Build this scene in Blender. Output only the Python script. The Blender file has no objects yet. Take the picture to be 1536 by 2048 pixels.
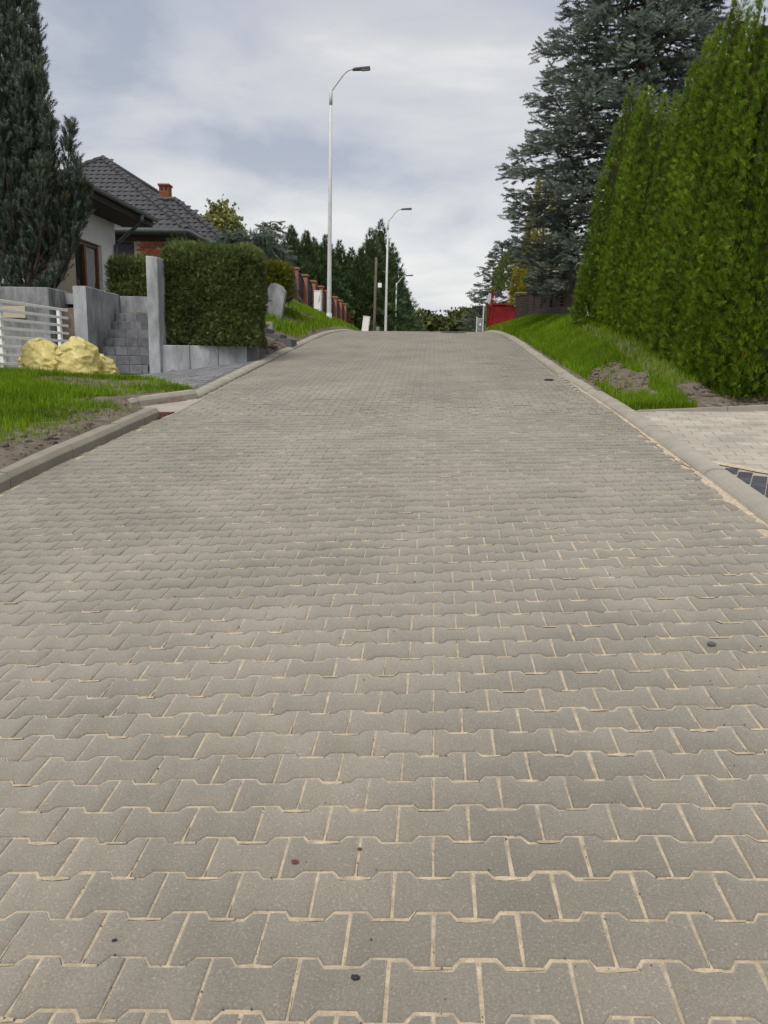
import bpy, bmesh, math, random
import numpy as np
from mathutils import Matrix, Vector
random.seed(7); rng = np.random.default_rng(11)
scene = bpy.context.scene; C = scene.collection

# ---------------------------------------------------------------- camera
FPX = 1540.0
PITCH, YAW, ROLL = math.radians(11.0), math.radians(3.25), math.radians(1.3)
def cam_axes():
    p, t, r = PITCH, YAW, ROLL
    f = np.array([-math.sin(t)*math.cos(p), math.cos(t)*math.cos(p), -math.sin(p)])
    ri = np.array([math.cos(t), math.sin(t), 0.0]); d = np.cross(f, ri)
    c, s = math.cos(r), math.sin(r)
    return np.array([c*ri - s*d, s*ri + c*d, f])
RM = cam_axes()
cd = bpy.data.cameras.new('camera'); cam = bpy.data.objects.new('camera', cd); C.objects.link(cam)
cd.sensor_fit = 'VERTICAL'; cd.sensor_height = 36.0; cd.lens = 36.0*FPX/2048.0
cd.clip_start = 0.05; cd.clip_end = 5000
cam.matrix_world = Matrix(((RM[0][0], -RM[1][0], -RM[2][0], 0), (RM[0][1], -RM[1][1], -RM[2][1], 0),
                           (RM[0][2], -RM[1][2], -RM[2][2], 0), (0, 0, 0, 1)))
scene.camera = cam
scene.render.resolution_x, scene.render.resolution_y = 768, 1024

def ray(x, y):
    return np.array([(x-768)/FPX, (y-1024)/FPX, 1.0]) @ RM
def pxY(x, y, Y):                 # point on a pixel's ray at road distance Y
    r = ray(x, y); return r*(Y/r[1])
def pxX(x, y, X):                 # point on a pixel's ray in the plane at X
    r = ray(x, y); return r*(X/r[0])

SKYOFF = (7.3, -1.9, 0)
# ---------------------------------------------------------------- sky and sun
SUN_EL, SUN_AZ = math.radians(52), math.radians(198)     # azimuth clockwise from +Y: behind the camera, a little left
world = bpy.data.worlds.new('World'); scene.world = world; world.use_nodes = True
nt = world.node_tree; nt.nodes.clear()
def N(tree, typ, **kw):
    n = tree.nodes.new(typ)
    for k, v in kw.items():
        if k.startswith('i_'): n.inputs[k[2:].replace('_', ' ')].default_value = v
        else: setattr(n, k, v)
    return n
def ramp(tree, stops, interp='LINEAR'):
    n = tree.nodes.new('ShaderNodeValToRGB'); n.color_ramp.interpolation = interp
    els = n.color_ramp.elements
    while len(els) < len(stops): els.new(0.5)
    for e, (p, c) in zip(els, stops):
        e.position = p; e.color = (c[0], c[1], c[2], 1) if not isinstance(c, (int, float)) else (c, c, c, 1)
    return n
def build_world():
    L = nt.links.new
    out = N(nt, 'ShaderNodeOutputWorld')
    sky = N(nt, 'ShaderNodeTexSky'); sky.sky_type = 'NISHITA'; sky.sun_disc = False
    sky.sun_elevation = SUN_EL; sky.sun_rotation = SUN_AZ
    bg1 = N(nt, 'ShaderNodeBackground'); bg1.inputs['Strength'].default_value = 0.09
    L(sky.outputs[0], bg1.inputs['Color'])
    tc = N(nt, 'ShaderNodeTexCoord')
    sep = N(nt, 'ShaderNodeSeparateXYZ'); L(tc.outputs['Generated'], sep.inputs[0])
    zc = N(nt, 'ShaderNodeMath', operation='MAXIMUM'); L(sep.outputs['Z'], zc.inputs[0]); zc.inputs[1].default_value = 0.0
    za = N(nt, 'ShaderNodeMath', operation='ADD'); L(zc.outputs[0], za.inputs[0]); za.inputs[1].default_value = 0.30
    dv = N(nt, 'ShaderNodeVectorMath', operation='SCALE')
    iv = N(nt, 'ShaderNodeMath', operation='DIVIDE'); iv.inputs[0].default_value = 1.0; L(za.outputs[0], iv.inputs[1])
    L(tc.outputs['Generated'], dv.inputs[0]); L(iv.outputs[0], dv.inputs['Scale'])
    mp = N(nt, 'ShaderNodeMapping'); mp.inputs['Scale'].default_value = (0.75, 1.05, 0.5)
    mp.inputs['Rotation'].default_value = (0, 0, math.radians(-30)); mp.inputs['Location'].default_value = SKYOFF
    L(dv.outputs[0], mp.inputs[0])
    n1 = N(nt, 'ShaderNodeTexNoise'); n1.inputs['Scale'].default_value = 2.1; n1.inputs['Detail'].default_value = 7
    n1.inputs['Roughness'].default_value = 0.52; n1.inputs['Distortion'].default_value = 0.35
    L(mp.outputs[0], n1.inputs['Vector'])
    n2 = N(nt, 'ShaderNodeTexNoise'); n2.inputs['Scale'].default_value = 0.6; n2.inputs['Detail'].default_value = 3
    L(mp.outputs[0], n2.inputs['Vector'])
    ad = N(nt, 'ShaderNodeMath', operation='MULTIPLY_ADD'); L(n2.outputs[0], ad.inputs[0]); ad.inputs[1].default_value = 0.55; L(n1.outputs[0], ad.inputs[2])
    cr = ramp(nt, [(0.60, (0.40, 0.46, 0.60)), (0.80, (0.545, 0.59, 0.69)), (0.95, (0.66, 0.69, 0.74)), (1.12/1.2, (0.66, 0.69, 0.74))])
    for e, (p, c) in zip(cr.color_ramp.elements, ((0.62, (0.325, 0.365, 0.45)), (0.735, (0.455, 0.48, 0.54)), (0.83, (0.55, 0.56, 0.585)), (0.92, (0.74, 0.74, 0.73)))):
        e.position = p; e.color = (*c, 1)
    L(ad.outputs[0], cr.inputs[0])
    # overcast brightens towards the horizon all the way round
    hz = ramp(nt, [(0.0, 0.95), (0.13, 0.78), (0.26, 0.30), (0.44, 0.0)], 'EASE')
    L(zc.outputs[0], hz.inputs[0])
    hzn = N(nt, 'ShaderNodeMath', operation='MULTIPLY'); L(hz.outputs[0], hzn.inputs[0])
    fr = ramp(nt, [(0.62, 0.40), (0.85, 1.0)]); L(ad.outputs[0], fr.inputs[0]); L(fr.outputs[0], hzn.inputs[1])
    mx = N(nt, 'ShaderNodeMix', data_type='RGBA'); L(hzn.outputs[0], mx.inputs[0]); L(cr.outputs[0], mx.inputs[6])
    mx.inputs[7].default_value = (0.77, 0.77, 0.75, 1)
    bg2 = N(nt, 'ShaderNodeBackground'); bg2.inputs['Strength'].default_value = 1.0; L(mx.outputs[2], bg2.inputs['Color'])
    ms = N(nt, 'ShaderNodeMixShader'); ms.inputs[0].default_value = 0.92
    L(bg1.outputs[0], ms.inputs[1]); L(bg2.outputs[0], ms.inputs[2]); L(ms.outputs[0], out.inputs[0])
build_world()
sd = bpy.data.lights.new('sun', 'SUN'); sd.energy = 2.3; sd.angle = math.radians(28); sd.color = (1.0, 0.96, 0.90)
sun = bpy.data.objects.new('sun', sd); C.objects.link(sun)
sdir = Vector((math.sin(SUN_AZ)*math.cos(SUN_EL), math.cos(SUN_AZ)*math.cos(SUN_EL), math.sin(SUN_EL)))
sun.rotation_euler = sdir.to_track_quat('Z', 'Y').to_euler()
scene.view_settings.view_transform = 'Standard'; scene.view_settings.look = 'None'
scene.view_settings.exposure = 0.25; scene.view_settings.gamma = 1.0; scene.view_settings.use_curve_mapping = False

# ---------------------------------------------------------------- small library
def vnoise(x, y, seed=0):
    x = np.asarray(x, float); y = np.asarray(y, float)
    xi = np.floor(x).astype(np.int64); yi = np.floor(y).astype(np.int64); xf = x-xi; yf = y-yi
    def h(a, b):
        n = (a*374761393 + b*668265263 + seed*974711) & 0xffffffff
        n = ((n ^ (n >> 13))*1274126177) & 0xffffffff
        return ((n ^ (n >> 16)) & 0xffff)/65535.0
    u = xf*xf*(3-2*xf); v = yf*yf*(3-2*yf)
    return (h(xi, yi)*(1-u)+h(xi+1, yi)*u)*(1-v) + (h(xi, yi+1)*(1-u)+h(xi+1, yi+1)*u)*v
def fbm(x, y, seed=0, o=3):
    s = 0; a = 0.5; t = 0
    for k in range(o):
        s = s + a*vnoise(np.asarray(x)*2**k, np.asarray(y)*2**k, seed+k); t += a; a *= 0.5
    return s/t
def sstep(a, b, x):
    t = np.clip((np.asarray(x, float)-a)/(b-a), 0, 1); return t*t*(3-2*t)

def link(o, parent=None):
    C.objects.link(o)
    if parent is not None: o.parent = parent
    return o
def tag(o, label, cat, group=None):
    o['label'] = label; o['category'] = cat
    if group: o['group'] = group
    return o
def struct(o): o['kind'] = 'structure'; return o
def stuff(o): o['kind'] = 'stuff'; return o
def empty(name, loc=(0, 0, 0), rotz=0.0):
    o = bpy.data.objects.new(name, None); o.empty_display_size = 0.1; C.objects.link(o)
    o.location = loc; o.rotation_euler = (0, 0, rotz); return o
def raw_mesh(name, V, loops, starts, rnd=None, smooth=False):
    V = np.ascontiguousarray(V, dtype=np.float32)
    me = bpy.data.meshes.new(name)
    me.vertices.add(len(V)); me.vertices.foreach_set('co', V.ravel())
    me.loops.add(len(loops)); me.loops.foreach_set('vertex_index', np.ascontiguousarray(loops, dtype=np.int32))
    me.polygons.add(len(starts)); me.polygons.foreach_set('loop_start', np.ascontiguousarray(starts, dtype=np.int32))
    if rnd is not None:
        a = me.attributes.new('rnd', 'FLOAT', 'POINT'); a.data.foreach_set('value', np.ascontiguousarray(rnd, dtype=np.float32))
    if smooth: me.polygons.foreach_set('use_smooth', np.ones(len(starts), dtype=bool))
    me.update(calc_edges=True); me.validate()
    return me
def tri_mesh(name, V, F, rnd=None, smooth=False):
    F = np.asarray(F); k = F.shape[1]
    return raw_mesh(name, V, F.ravel(), np.arange(len(F))*k, rnd, smooth)
def mobj(name, me, mat, parent=None, loc=None):
    o = bpy.data.objects.new(name, me)
    if mat is not None and not me.materials: me.materials.append(mat)
    link(o, parent)
    if loc is not None: o.location = loc
    return o
def pyobj(name, V, F, mat, parent=None, smooth=False, loc=None):
    me = bpy.data.meshes.new(name); me.from_pydata([tuple(map(float, v)) for v in V], [], [tuple(f) for f in F]); me.update()
    if smooth:
        for p in me.polygons: p.use_smooth = True
    return mobj(name, me, mat, parent, loc)
def bm_obj(name, bm, mat, parent=None, smooth=False, loc=None):
    bmesh.ops.recalc_face_normals(bm, faces=bm.faces[:])
    me = bpy.data.meshes.new(name); bm.to_mesh(me); bm.free()
    if smooth:
        for p in me.polygons: p.use_smooth = True
    return mobj(name, me, mat, parent, loc)
def bm_box(bm, c, s, bevel=0.0, rot=None):
    r = bmesh.ops.create_cube(bm, size=1.0)
    vs = r['verts']
    for v in vs: v.co = Vector((v.co.x*s[0], v.co.y*s[1], v.co.z*s[2]))
    if bevel > 0:
        es = list({e for v in vs for e in v.link_edges})
        b = bmesh.ops.bevel(bm, geom=es, offset=bevel, segments=1, affect='EDGES', profile=0.7)
        vs = [v for v in b['verts']] if b['verts'] else vs
        vs = list({v for f in b['faces'] for v in f.verts} | set(v for v in vs if v.is_valid))
    if rot is not None:
        for v in vs: v.co = rot @ v.co
    for v in vs: v.co += Vector(c)
    return vs
def box(name, lo, hi, mat, parent=None, bevel=0.0):
    lo = np.minimum(lo, hi); hi2 = np.maximum(lo, hi)
    bm = bmesh.new(); c = (np.array(lo)+np.array(hi2))/2; s = np.array(hi2)-np.array(lo)
    bm_box(bm, c, s, bevel); return bm_obj(name, bm, mat, parent)
def tube_geo(pts, radii, n=10, cap=True):
    pts = [np.array(p, float) for p in pts]; V = []; F = []
    up = np.array([0.13, 0.21, 0.97])
    for i, p in enumerate(pts):
        t = pts[min(i+1, len(pts)-1)]-pts[max(i-1, 0)]; t = t/np.linalg.norm(t)
        a = np.cross(t, up if abs(t @ up) < 0.95 else np.array([1.0, 0, 0])); a /= np.linalg.norm(a); b = np.cross(t, a)
        for k in range(n):
            an = 2*math.pi*k/n; V.append(p + radii[i]*(math.cos(an)*a+math.sin(an)*b))
    for i in range(len(pts)-1):
        for k in range(n):
            F.append((i*n+k, i*n+(k+1) % n, (i+1)*n+(k+1) % n, (i+1)*n+k))
    if cap: F.append(tuple(range(n))[::-1]); F.append(tuple((len(pts)-1)*n+k for k in range(n)))
    return V, F
def tube(name, pts, radii, mat, parent=None, n=10):
    V, F = tube_geo(pts, radii, n); return pyobj(name, V, F, mat, parent, smooth=True)
def prism(name, prof, p0, p1, lat, mat, parent=None, up=(0, 0, 1)):
    """extrude a closed profile [(across, up)] from p0 to p1; 'across' runs along lat"""
    V = []; n = len(prof); up = np.array(up, float)
    for p in (p0, p1):
        for a, b in prof: V.append(np.array(p, float)+np.array(lat, float)*a+up*b)
    F = [(k, (k+1) % n, n+(k+1) % n, n+k) for k in range(n)] + [tuple(range(n))[::-1], tuple(range(n, 2*n))]
    me = bpy.data.meshes.new(name); me.from_pydata([tuple(map(float, v)) for v in V], [], F)
    bm = bmesh.new(); bm.from_mesh(me); bmesh.ops.recalc_face_normals(bm, faces=bm.faces[:]); bm.to_mesh(me); bm.free(); me.update()
    return mobj(name, me, mat, parent)
def copy_tree(o, parent=None, loc=None):
    c = o.copy(); link(c, parent)
    if loc is not None: c.location = loc
    for ch in list(o.children): copy_tree(ch, c)
    return c

# ---------------------------------------------------------------- materials
MATS = {}
def pm(name, col, rough=0.85, stretch=None, var=0.15, scale=6.0, bump=0.15, bscale=60.0, metal=0.0, spec=0.3, col2=None, rndvar=0.0, speck=0.0, speck_scale=250.0, detail=5, coat=0.0, dust=0.0):
    if name in MATS: return MATS[name]
    m = bpy.data.materials.new(name); m.use_nodes = True; t = m.node_tree; L = t.links.new
    b = t.nodes['Principled BSDF']; b.inputs['Roughness'].default_value = rough; b.inputs['Metallic'].default_value = metal
    b.inputs['Specular IOR Level'].default_value = spec
    if coat: b.inputs['Coat Weight'].default_value = coat
    b.inputs['Diffuse Roughness'].default_value = 0.6
    if dust: b.inputs['Sheen Weight'].default_value = dust; b.inputs['Sheen Roughness'].default_value = 0.45; b.inputs['Sheen Tint'].default_value = (1.0, 0.95, 0.86, 1)
    g = N(t, 'ShaderNodeNewGeometry')
    n1 = N(t, 'ShaderNodeTexNoise'); n1.inputs['Scale'].default_value = scale; n1.inputs['Detail'].default_value = detail; n1.inputs['Roughness'].default_value = 0.62
    if stretch:
        mp = N(t, 'ShaderNodeMapping'); mp.inputs['Scale'].default_value = stretch; L(g.outputs['Position'], mp.inputs[0]); L(mp.outputs[0], n1.inputs['Vector'])
    else: L(g.outputs['Position'], n1.inputs['Vector'])
    a = [max(0.0, c*(1-var)) for c in col]; c2 = col2 if col2 else [min(1.0, c*(1+var)) for c in col]
    cr = ramp(t, [(0.30, a), (0.70, c2)]); L(n1.outputs[0], cr.inputs[0])
    last = cr.outputs[0]
    if rndvar > 0:
        at = N(t, 'ShaderNodeAttribute'); at.attribute_name = 'rnd'
        mr = N(t, 'ShaderNodeMapRange'); L(at.outputs['Fac'], mr.inputs[0]); mr.inputs[3].default_value = 1-rndvar; mr.inputs[4].default_value = 1+rndvar
        mu = N(t, 'ShaderNodeVectorMath', operation='SCALE'); L(last, mu.inputs[0]); L(mr.outputs[0], mu.inputs['Scale']); last = mu.outputs[0]
    if speck > 0:
        n3 = N(t, 'ShaderNodeTexNoise'); n3.inputs['Scale'].default_value = speck_scale; n3.inputs['Detail'].default_value = 2
        L(g.outputs['Position'], n3.inputs['Vector'])
        r3 = ramp(t, [(0.0, 1-speck), (0.36, 1-speck*0.2), (0.62, 1+speck*0.2), (0.78, 1+speck*1.6)]); L(n3.outputs[0], r3.inputs[0])
        mu = N(t, 'ShaderNodeVectorMath', operation='MULTIPLY'); L(last, mu.inputs[0]); L(r3.outputs[0], mu.inputs[1]); last = mu.outputs[0]
    L(last, b.inputs['Base Color'])
    if bump > 0:
        n2 = N(t, 'ShaderNodeTexNoise'); n2.inputs['Scale'].default_value = bscale; n2.inputs['Detail'].default_value = 4
        L(g.outputs['Position'], n2.inputs['Vector'])
        bp = N(t, 'ShaderNodeBump'); bp.inputs['Strength'].default_value = bump; bp.inputs['Distance'].default_value = 0.6/bscale
        L(n2.outputs[0], bp.inputs['Height']); L(bp.outputs[0], b.inputs['Normal'])
    MATS[name] = m; return m
def foliage(name, dark, light, rough=0.65, trans=0.25, third=None, patch=0.0, pscale=0.9):
    m = bpy.data.materials.new(name); m.use_nodes = True; t = m.node_tree; L = t.links.new
    b = t.nodes['Principled BSDF']; out = t.nodes['Material Output']
    b.inputs['Roughness'].default_value = rough; b.inputs['Specular IOR Level'].default_value = 0.25
    at = N(t, 'ShaderNodeAttribute'); at.attribute_name = 'rnd'
    st = [(0.0, dark), (0.85, light)]
    if third: st = [(0.0, dark), (0.8, light), (0.93, light), (0.97, third)]
    cr = ramp(t, st); L(at.outputs['Fac'], cr.inputs[0]); last = cr.outputs[0]
    g = N(t, 'ShaderNodeNewGeometry')
    n = N(t, 'ShaderNodeTexNoise'); n.inputs['Scale'].default_value = pscale; n.inputs['Detail'].default_value = 3
    L(g.outputs['Position'], n.inputs['Vector'])
    r = ramp(t, [(0.3, 1-patch), (0.7, 1+patch)]); L(n.outputs[0], r.inputs[0])
    mu = N(t, 'ShaderNodeVectorMath', operation='MULTIPLY'); L(last, mu.inputs[0]); L(r.outputs[0], mu.inputs[1]); last = mu.outputs[0]
    L(last, b.inputs['Base Color'])
    tr = N(t, 'ShaderNodeBsdfTranslucent'); L(last, tr.inputs['Color'])
    ms = N(t, 'ShaderNodeMixShader'); ms.inputs[0].default_value = trans
    L(b.outputs[0], ms.inputs[1]); L(tr.outputs[0], ms.inputs[2]); L(ms.outputs[0], out.inputs[0])
    return m
M_paver = pm('paver_concrete', (0.222, 0.199, 0.158), rough=0.75, spec=0.45, var=0.19, scale=1.1, bump=0.45, bscale=170, rndvar=0.14, speck=0.46, speck_scale=170, dust=0.3)
M_sand = pm('joint_sand', (0.42, 0.35, 0.25), rough=0.95, var=0.28, scale=26, bump=0.5, bscale=300, speck=0.35, speck_scale=260)
M_kerb = pm('kerb_concrete', (0.31, 0.285, 0.235), rough=0.9, var=0.14, scale=3.5, bump=0.25, bscale=160, speck=0.12)
M_kerb_dark = pm('kerb_concrete_grey', (0.25, 0.225, 0.18), rough=0.9, var=0.12, scale=3.5, bump=0.25, bscale=160, speck=0.1)
M_concrete = pm('weathered_concrete', (0.265, 0.27, 0.275), rough=0.9, stretch=(1.0, 1.0, 0.35), var=0.55, scale=4.5, bump=0.4, bscale=45, speck=0.18, speck_scale=60, detail=8)
M_concrete_lt = pm('pale_concrete', (0.38, 0.39, 0.40), rough=0.9, stretch=(1.0, 1.0, 0.4), var=0.36, scale=4.5, bump=0.35, bscale=60, speck=0.14, speck_scale=70, detail=8)
M_block = pm('step_block', (0.175, 0.18, 0.19), rough=0.85, var=0.28, scale=9, bump=0.35, bscale=90, rndvar=0.2, speck=0.12, speck_scale=120)
M_walk = pm('grey_paving', (0.17, 0.17, 0.175), rough=0.85, var=0.2, scale=5, bump=0.25, bscale=140, rndvar=0.22)
M_basalt = pm('basalt_paving', (0.055, 0.058, 0.066), rough=0.7, var=0.2, scale=10, bump=0.25, bscale=160, rndvar=0.2)
M_drive = pm('dusty_paving', (0.36, 0.325, 0.27), rough=0.95, var=0.2, scale=2.2, bump=0.25, bscale=140, rndvar=0.10, speck=0.1)
M_white_paint = pm('white_paint', (0.84, 0.84, 0.82), rough=0.55, var=0.05, scale=6, bump=0.08, bscale=40)
M_render = pm('white_render', (0.86, 0.86, 0.84), rough=0.9, var=0.07, scale=2.0, bump=0.2, bscale=110)
M_beige = pm('beige_render', (0.55, 0.48, 0.36), rough=0.9, var=0.07, scale=2.0, bump=0.2, bscale=110)
M_brick = pm('red_brick', (0.33, 0.105, 0.055), rough=0.85, var=0.3, scale=7, bump=0.3, bscale=90, rndvar=0.25)
M_mortar = pm('mortar', (0.40, 0.36, 0.31), rough=0.95, var=0.12, scale=10)
M_brown_brick = pm('brown_brick', (0.060, 0.038, 0.030), rough=0.8, var=0.3, scale=9, rndvar=0.2)
M_tile = pm('roof_tile', (0.060, 0.057, 0.060), rough=0.5, var=0.16, scale=4, bump=0.12, bscale=60, spec=0.45, rndvar=0.14)
M_dark_soffit = pm('dark_wood', (0.035, 0.027, 0.022), rough=0.7, var=0.2, scale=8)
M_gutter = pm('gutter_metal', (0.13, 0.155, 0.16), rough=0.45, var=0.1, scale=5, metal=0.25, spec=0.5)
M_brown_frame = pm('brown_frame', (0.20, 0.085, 0.03), rough=0.45, var=0.25, scale=12)
M_galv = pm('galvanised', (0.62, 0.62, 0.61), rough=0.6, var=0.10, scale=9, metal=0.12, bump=0.05, bscale=30)
M_lamp = pm('lamp_grey', (0.10, 0.10, 0.105), rough=0.5, var=0.08, scale=9)
M_lens = pm('lamp_lens', (0.5, 0.5, 0.48), rough=0.25, var=0.05, scale=9, bump=0)
M_wood_pole = pm('weathered_wood', (0.16, 0.125, 0.09), rough=0.9, var=0.3, scale=6)
M_slat = pm('brown_slat', (0.050, 0.033, 0.026), rough=0.75, var=0.25, scale=8)
M_iron = pm('dark_iron', (0.022, 0.024, 0.03), rough=0.55, var=0.15, scale=8, spec=0.4)
M_red = pm('red_skip_paint', (0.21, 0.008, 0.010), rough=0.6, var=0.4, scale=2.6, bump=0.12, bscale=20, col2=(0.28, 0.02, 0.018), spec=0.2)
M_green = pm('green_sheet', (0.035, 0.20, 0.075), rough=0.5, var=0.15, scale=3)
M_bag = None
M_bark = pm('bark', (0.10, 0.072, 0.052), rough=0.95, var=0.35, scale=14, bump=0.7, bscale=35)
M_soil = pm('soil', (0.145, 0.118, 0.092), rough=1.0, var=0.42, scale=7, bump=0.9, bscale=26, detail=8)
M_rust = pm('rust', (0.11, 0.045, 0.025), rough=0.85, var=0.3, scale=18, bump=0.4, bscale=80)
M_dark_glass = None
def glass_mat(name, col, rough=0.08):
    m = bpy.data.materials.new(name); m.use_nodes = True; b = m.node_tree.nodes['Principled BSDF']
    b.inputs['Base Color'].default_value = (*col, 1); b.inputs['Roughness'].default_value = rough; b.inputs['Specular IOR Level'].default_value = 0.6
    return m
M_dark_glass = glass_mat('window_glass', (0.035, 0.034, 0.028))
M_curtain = pm('curtain', (0.42, 0.42, 0.43), rough=0.9, var=0.1, scale=5)
M_pebble = pm('pebble', (0.09, 0.085, 0.08), rough=0.8, var=0.4, scale=60, rndvar=0.6)
M_plastic = pm('plastic_white', (0.62, 0.62, 0.61), rough=0.4, var=0.1, scale=5)
M_plastic_dk = pm('plastic_black', (0.03, 0.03, 0.032), rough=0.35, var=0.2, scale=5)
F_thuja = foliage('thuja_leaf', (0.044, 0.086, 0.004), (0.168, 0.262, 0.012), third=(0.22, 0.20, 0.03), patch=0.25, trans=0.40)
F_core = foliage('dark_core_fill', (0.030, 0.036, 0.012), (0.030, 0.036, 0.012), rough=1.0, trans=0.0)  # even dark tone of the solid filler bodies added inside crowns
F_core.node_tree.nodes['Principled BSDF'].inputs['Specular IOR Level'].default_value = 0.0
F_hedge = foliage('hedge_leaf', (0.068, 0.094, 0.030), (0.190, 0.240, 0.072), third=(0.18, 0.13, 0.05), patch=0.25, pscale=1.5, trans=0.35)
F_golden = foliage('golden_leaf', (0.10, 0.105, 0.012), (0.36, 0.31, 0.025), patch=0.25)
F_olive = foliage('olive_hedge_leaf', (0.05, 0.07, 0.008), (0.20, 0.20, 0.02), patch=0.25, pscale=1.5)
F_spruce = foliage('blue_spruce_needle', (0.040, 0.056, 0.040), (0.148, 0.180, 0.140), trans=0.12, patch=0.2)
F_pine = foliage('pine_needle', (0.050, 0.068, 0.048), (0.150, 0.192, 0.138), trans=0.25, third=(0.10, 0.055, 0.02), patch=0.2)
F_dark = foliage('dark_conifer_leaf', (0.034, 0.062, 0.024), (0.110, 0.170, 0.066), trans=0.3, patch=0.25, pscale=0.5)
F_cedar = foliage('blue_cedar_needle', (0.08, 0.11, 0.085), (0.20, 0.25, 0.195), trans=0.12, patch=0.15)
F_broad = foliage('broad_leaf', (0.025, 0.038, 0.010), (0.11, 0.125, 0.030), patch=0.3, pscale=0.25)
F_birch = foliage('birch_leaf', (0.12, 0.14, 0.04), (0.32, 0.33, 0.11), patch=0.2, trans=0.35)
F_grass = foliage('grass_blade', (0.075, 0.145, 0.004), (0.215, 0.345, 0.010), third=(0.30, 0.28, 0.10), trans=0.42, patch=0.22, pscale=1.2)
# ---------------------------------------------------------------- road surface
YS = np.arange(-40, 700, 0.05)
def _profile():
    k = 0.0044; Ya = 20.3
    s = np.interp(YS, [0, 2.2, 2.9, Ya, Ya+(0.104+0.03)/(2*k), 160, 260], [0.06, 0.06, 0.100, 0.104, -0.03, -0.02, 0.0])
    z = np.concatenate([[0], np.cumsum((s[1:]+s[:-1])/2*0.05)])
    return z-np.interp(2.4, YS, z)-1.255
Z0 = _profile()
def cross(Y): return np.interp(Y, [0, 4.5, 6.5, 9, 12, 27, 40], [0.068, 0.066, 0.045, 0.03, 0.025, 0.012, 0])
def S(X, Y): return np.interp(Y, YS, Z0)+cross(Y)*np.clip(X, -4.5, 4.0)
def XL(Y): return np.interp(Y, [-5, 4, 5.87, 7.5, 9, 12, 22, 30, 60], [-3.9, -3.53, -3.41, -3.29, -3.18, -3.17, -3.14, -3.05, -3.0])
def XR(Y): return np.interp(Y, [-5, 4.6, 6, 9.3, 14, 19, 24, 30, 60], [1.8, 2.03, 2.10, 2.17, 2.08, 2.06, 1.98, 1.9, 1.9])
def P3(X, Y, off=0.0): return np.array([X, Y, float(S(X, Y))+off])
KW = 0.16                                                   # kerb width
DRIVE_END = 8.95
def W(X, Y):                                                # grey walkway surface
    hk = S(XL(Y), Y)+0.06; w5 = -0.31+0.05*(Y-14.0)
    f = np.clip((XL(Y)-KW-X)/(5.2-3.33), 0, 1.5); return hk*(1-f)+w5*f
WALK = [(-3.33, 10.95), (-3.31, 17.0), (-3.62, 16.2), (-3.62, 14.80), (-5.12, 14.22), (-6.62, 14.22), (-6.35, 13.05), (-4.95, 12.35)]
def inpoly(X, Y, poly):
    X = np.asarray(X, float); Y = np.asarray(Y, float); r = np.zeros(X.shape, bool); n = len(poly)
    for i in range(n):
        x1, y1 = poly[i]; x2, y2 = poly[(i+1) % n]
        c = ((y1 > Y) != (y2 > Y)) & (X < (x2-x1)*(Y-y1)/(y2-y1+1e-12)+x1); r ^= c
    return r
NOTCH = [(-3.13, 8.98), (-3.98, 8.98), (-3.72, 9.72), (-3.13, 10.30)]
def D(X, Y): return S(XR(Y), Y)+0.055+(X-XR(Y)-KW)*0.03     # light driveway surface
def G(X, Y):
    X, Y = np.broadcast_arrays(np.asarray(X, float), np.asarray(Y, float))
    xl, xr = XL(Y), XR(Y)
    g = S(X, Y)-0.09
    # left verge
    d = xl-KW*0.6-X
    kl = np.interp(Y, [3, 5, 9, 11.5, 12.5, 13, 14.2, 17, 22, 30, 60, 110], [0.10, 0.10, 0.07, 0.02, -0.06, -0.10, -0.10, 0.30, 0.38, 0.40, 0.30, 0.08])
    far = np.interp(Y, [14, 24, 40], [4.0, 3.6, 3.4])
    lawn = S(xl, Y)+np.interp(Y, [3, 9, 10, 14, 18], [0.115, 0.115, 0.07, 0.07, 0.09])+kl*np.minimum(d, far)
    g = np.where(d > 0, lawn, g)
    # terrace behind the walls and under the hedge
    ter = np.maximum(0.86+(Y-15.7)*0.06, 0.86)
    g = np.where((X < -5.06) & (Y > 15.62) & (Y < 19), ter, g)
    g = np.where((X < -6.75) & (Y > 14.95) & (Y < 24), 0.9+(Y-15)*0.06, g)
    g = np.where((X < -6.6) & (Y > 14.45) & (Y <= 14.95), -0.28, g)
    g = np.where((X > -5.06) & (X < -3.62) & (Y > 14.80+(X+5.1)*0.36) & (Y < 17.2), 0.24+(Y-14.4)*0.10, g)
    g = np.where(inpoly(X, Y, WALK), W(X, Y)-0.07, g)
    g = np.where(inpoly(X, Y, NOTCH), S(xl, Y)-0.03, g)
    # right verge
    dr = X-xr-KW*0.6
    kr = np.interp(Y, [8.9, 9.2, 10.2, 13, 17, 21, 28, 34, 42, 100], [0.02, 0.05, 0.24, 0.46, 0.60, 0.46, 0.30, 0.16, 0.05, 0.02])
    bank = S(xr, Y)+0.06+kr*np.minimum(dr, 1.05)
    bank = np.where(Y < DRIVE_END, D(X, Y)-0.06, bank)
    bank = np.where((Y >= DRIVE_END) & (Y < DRIVE_END+0.03), D(X, DRIVE_END)-0.02, bank)
    g = np.where(dr > 0, bank, g)
    return g
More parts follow.
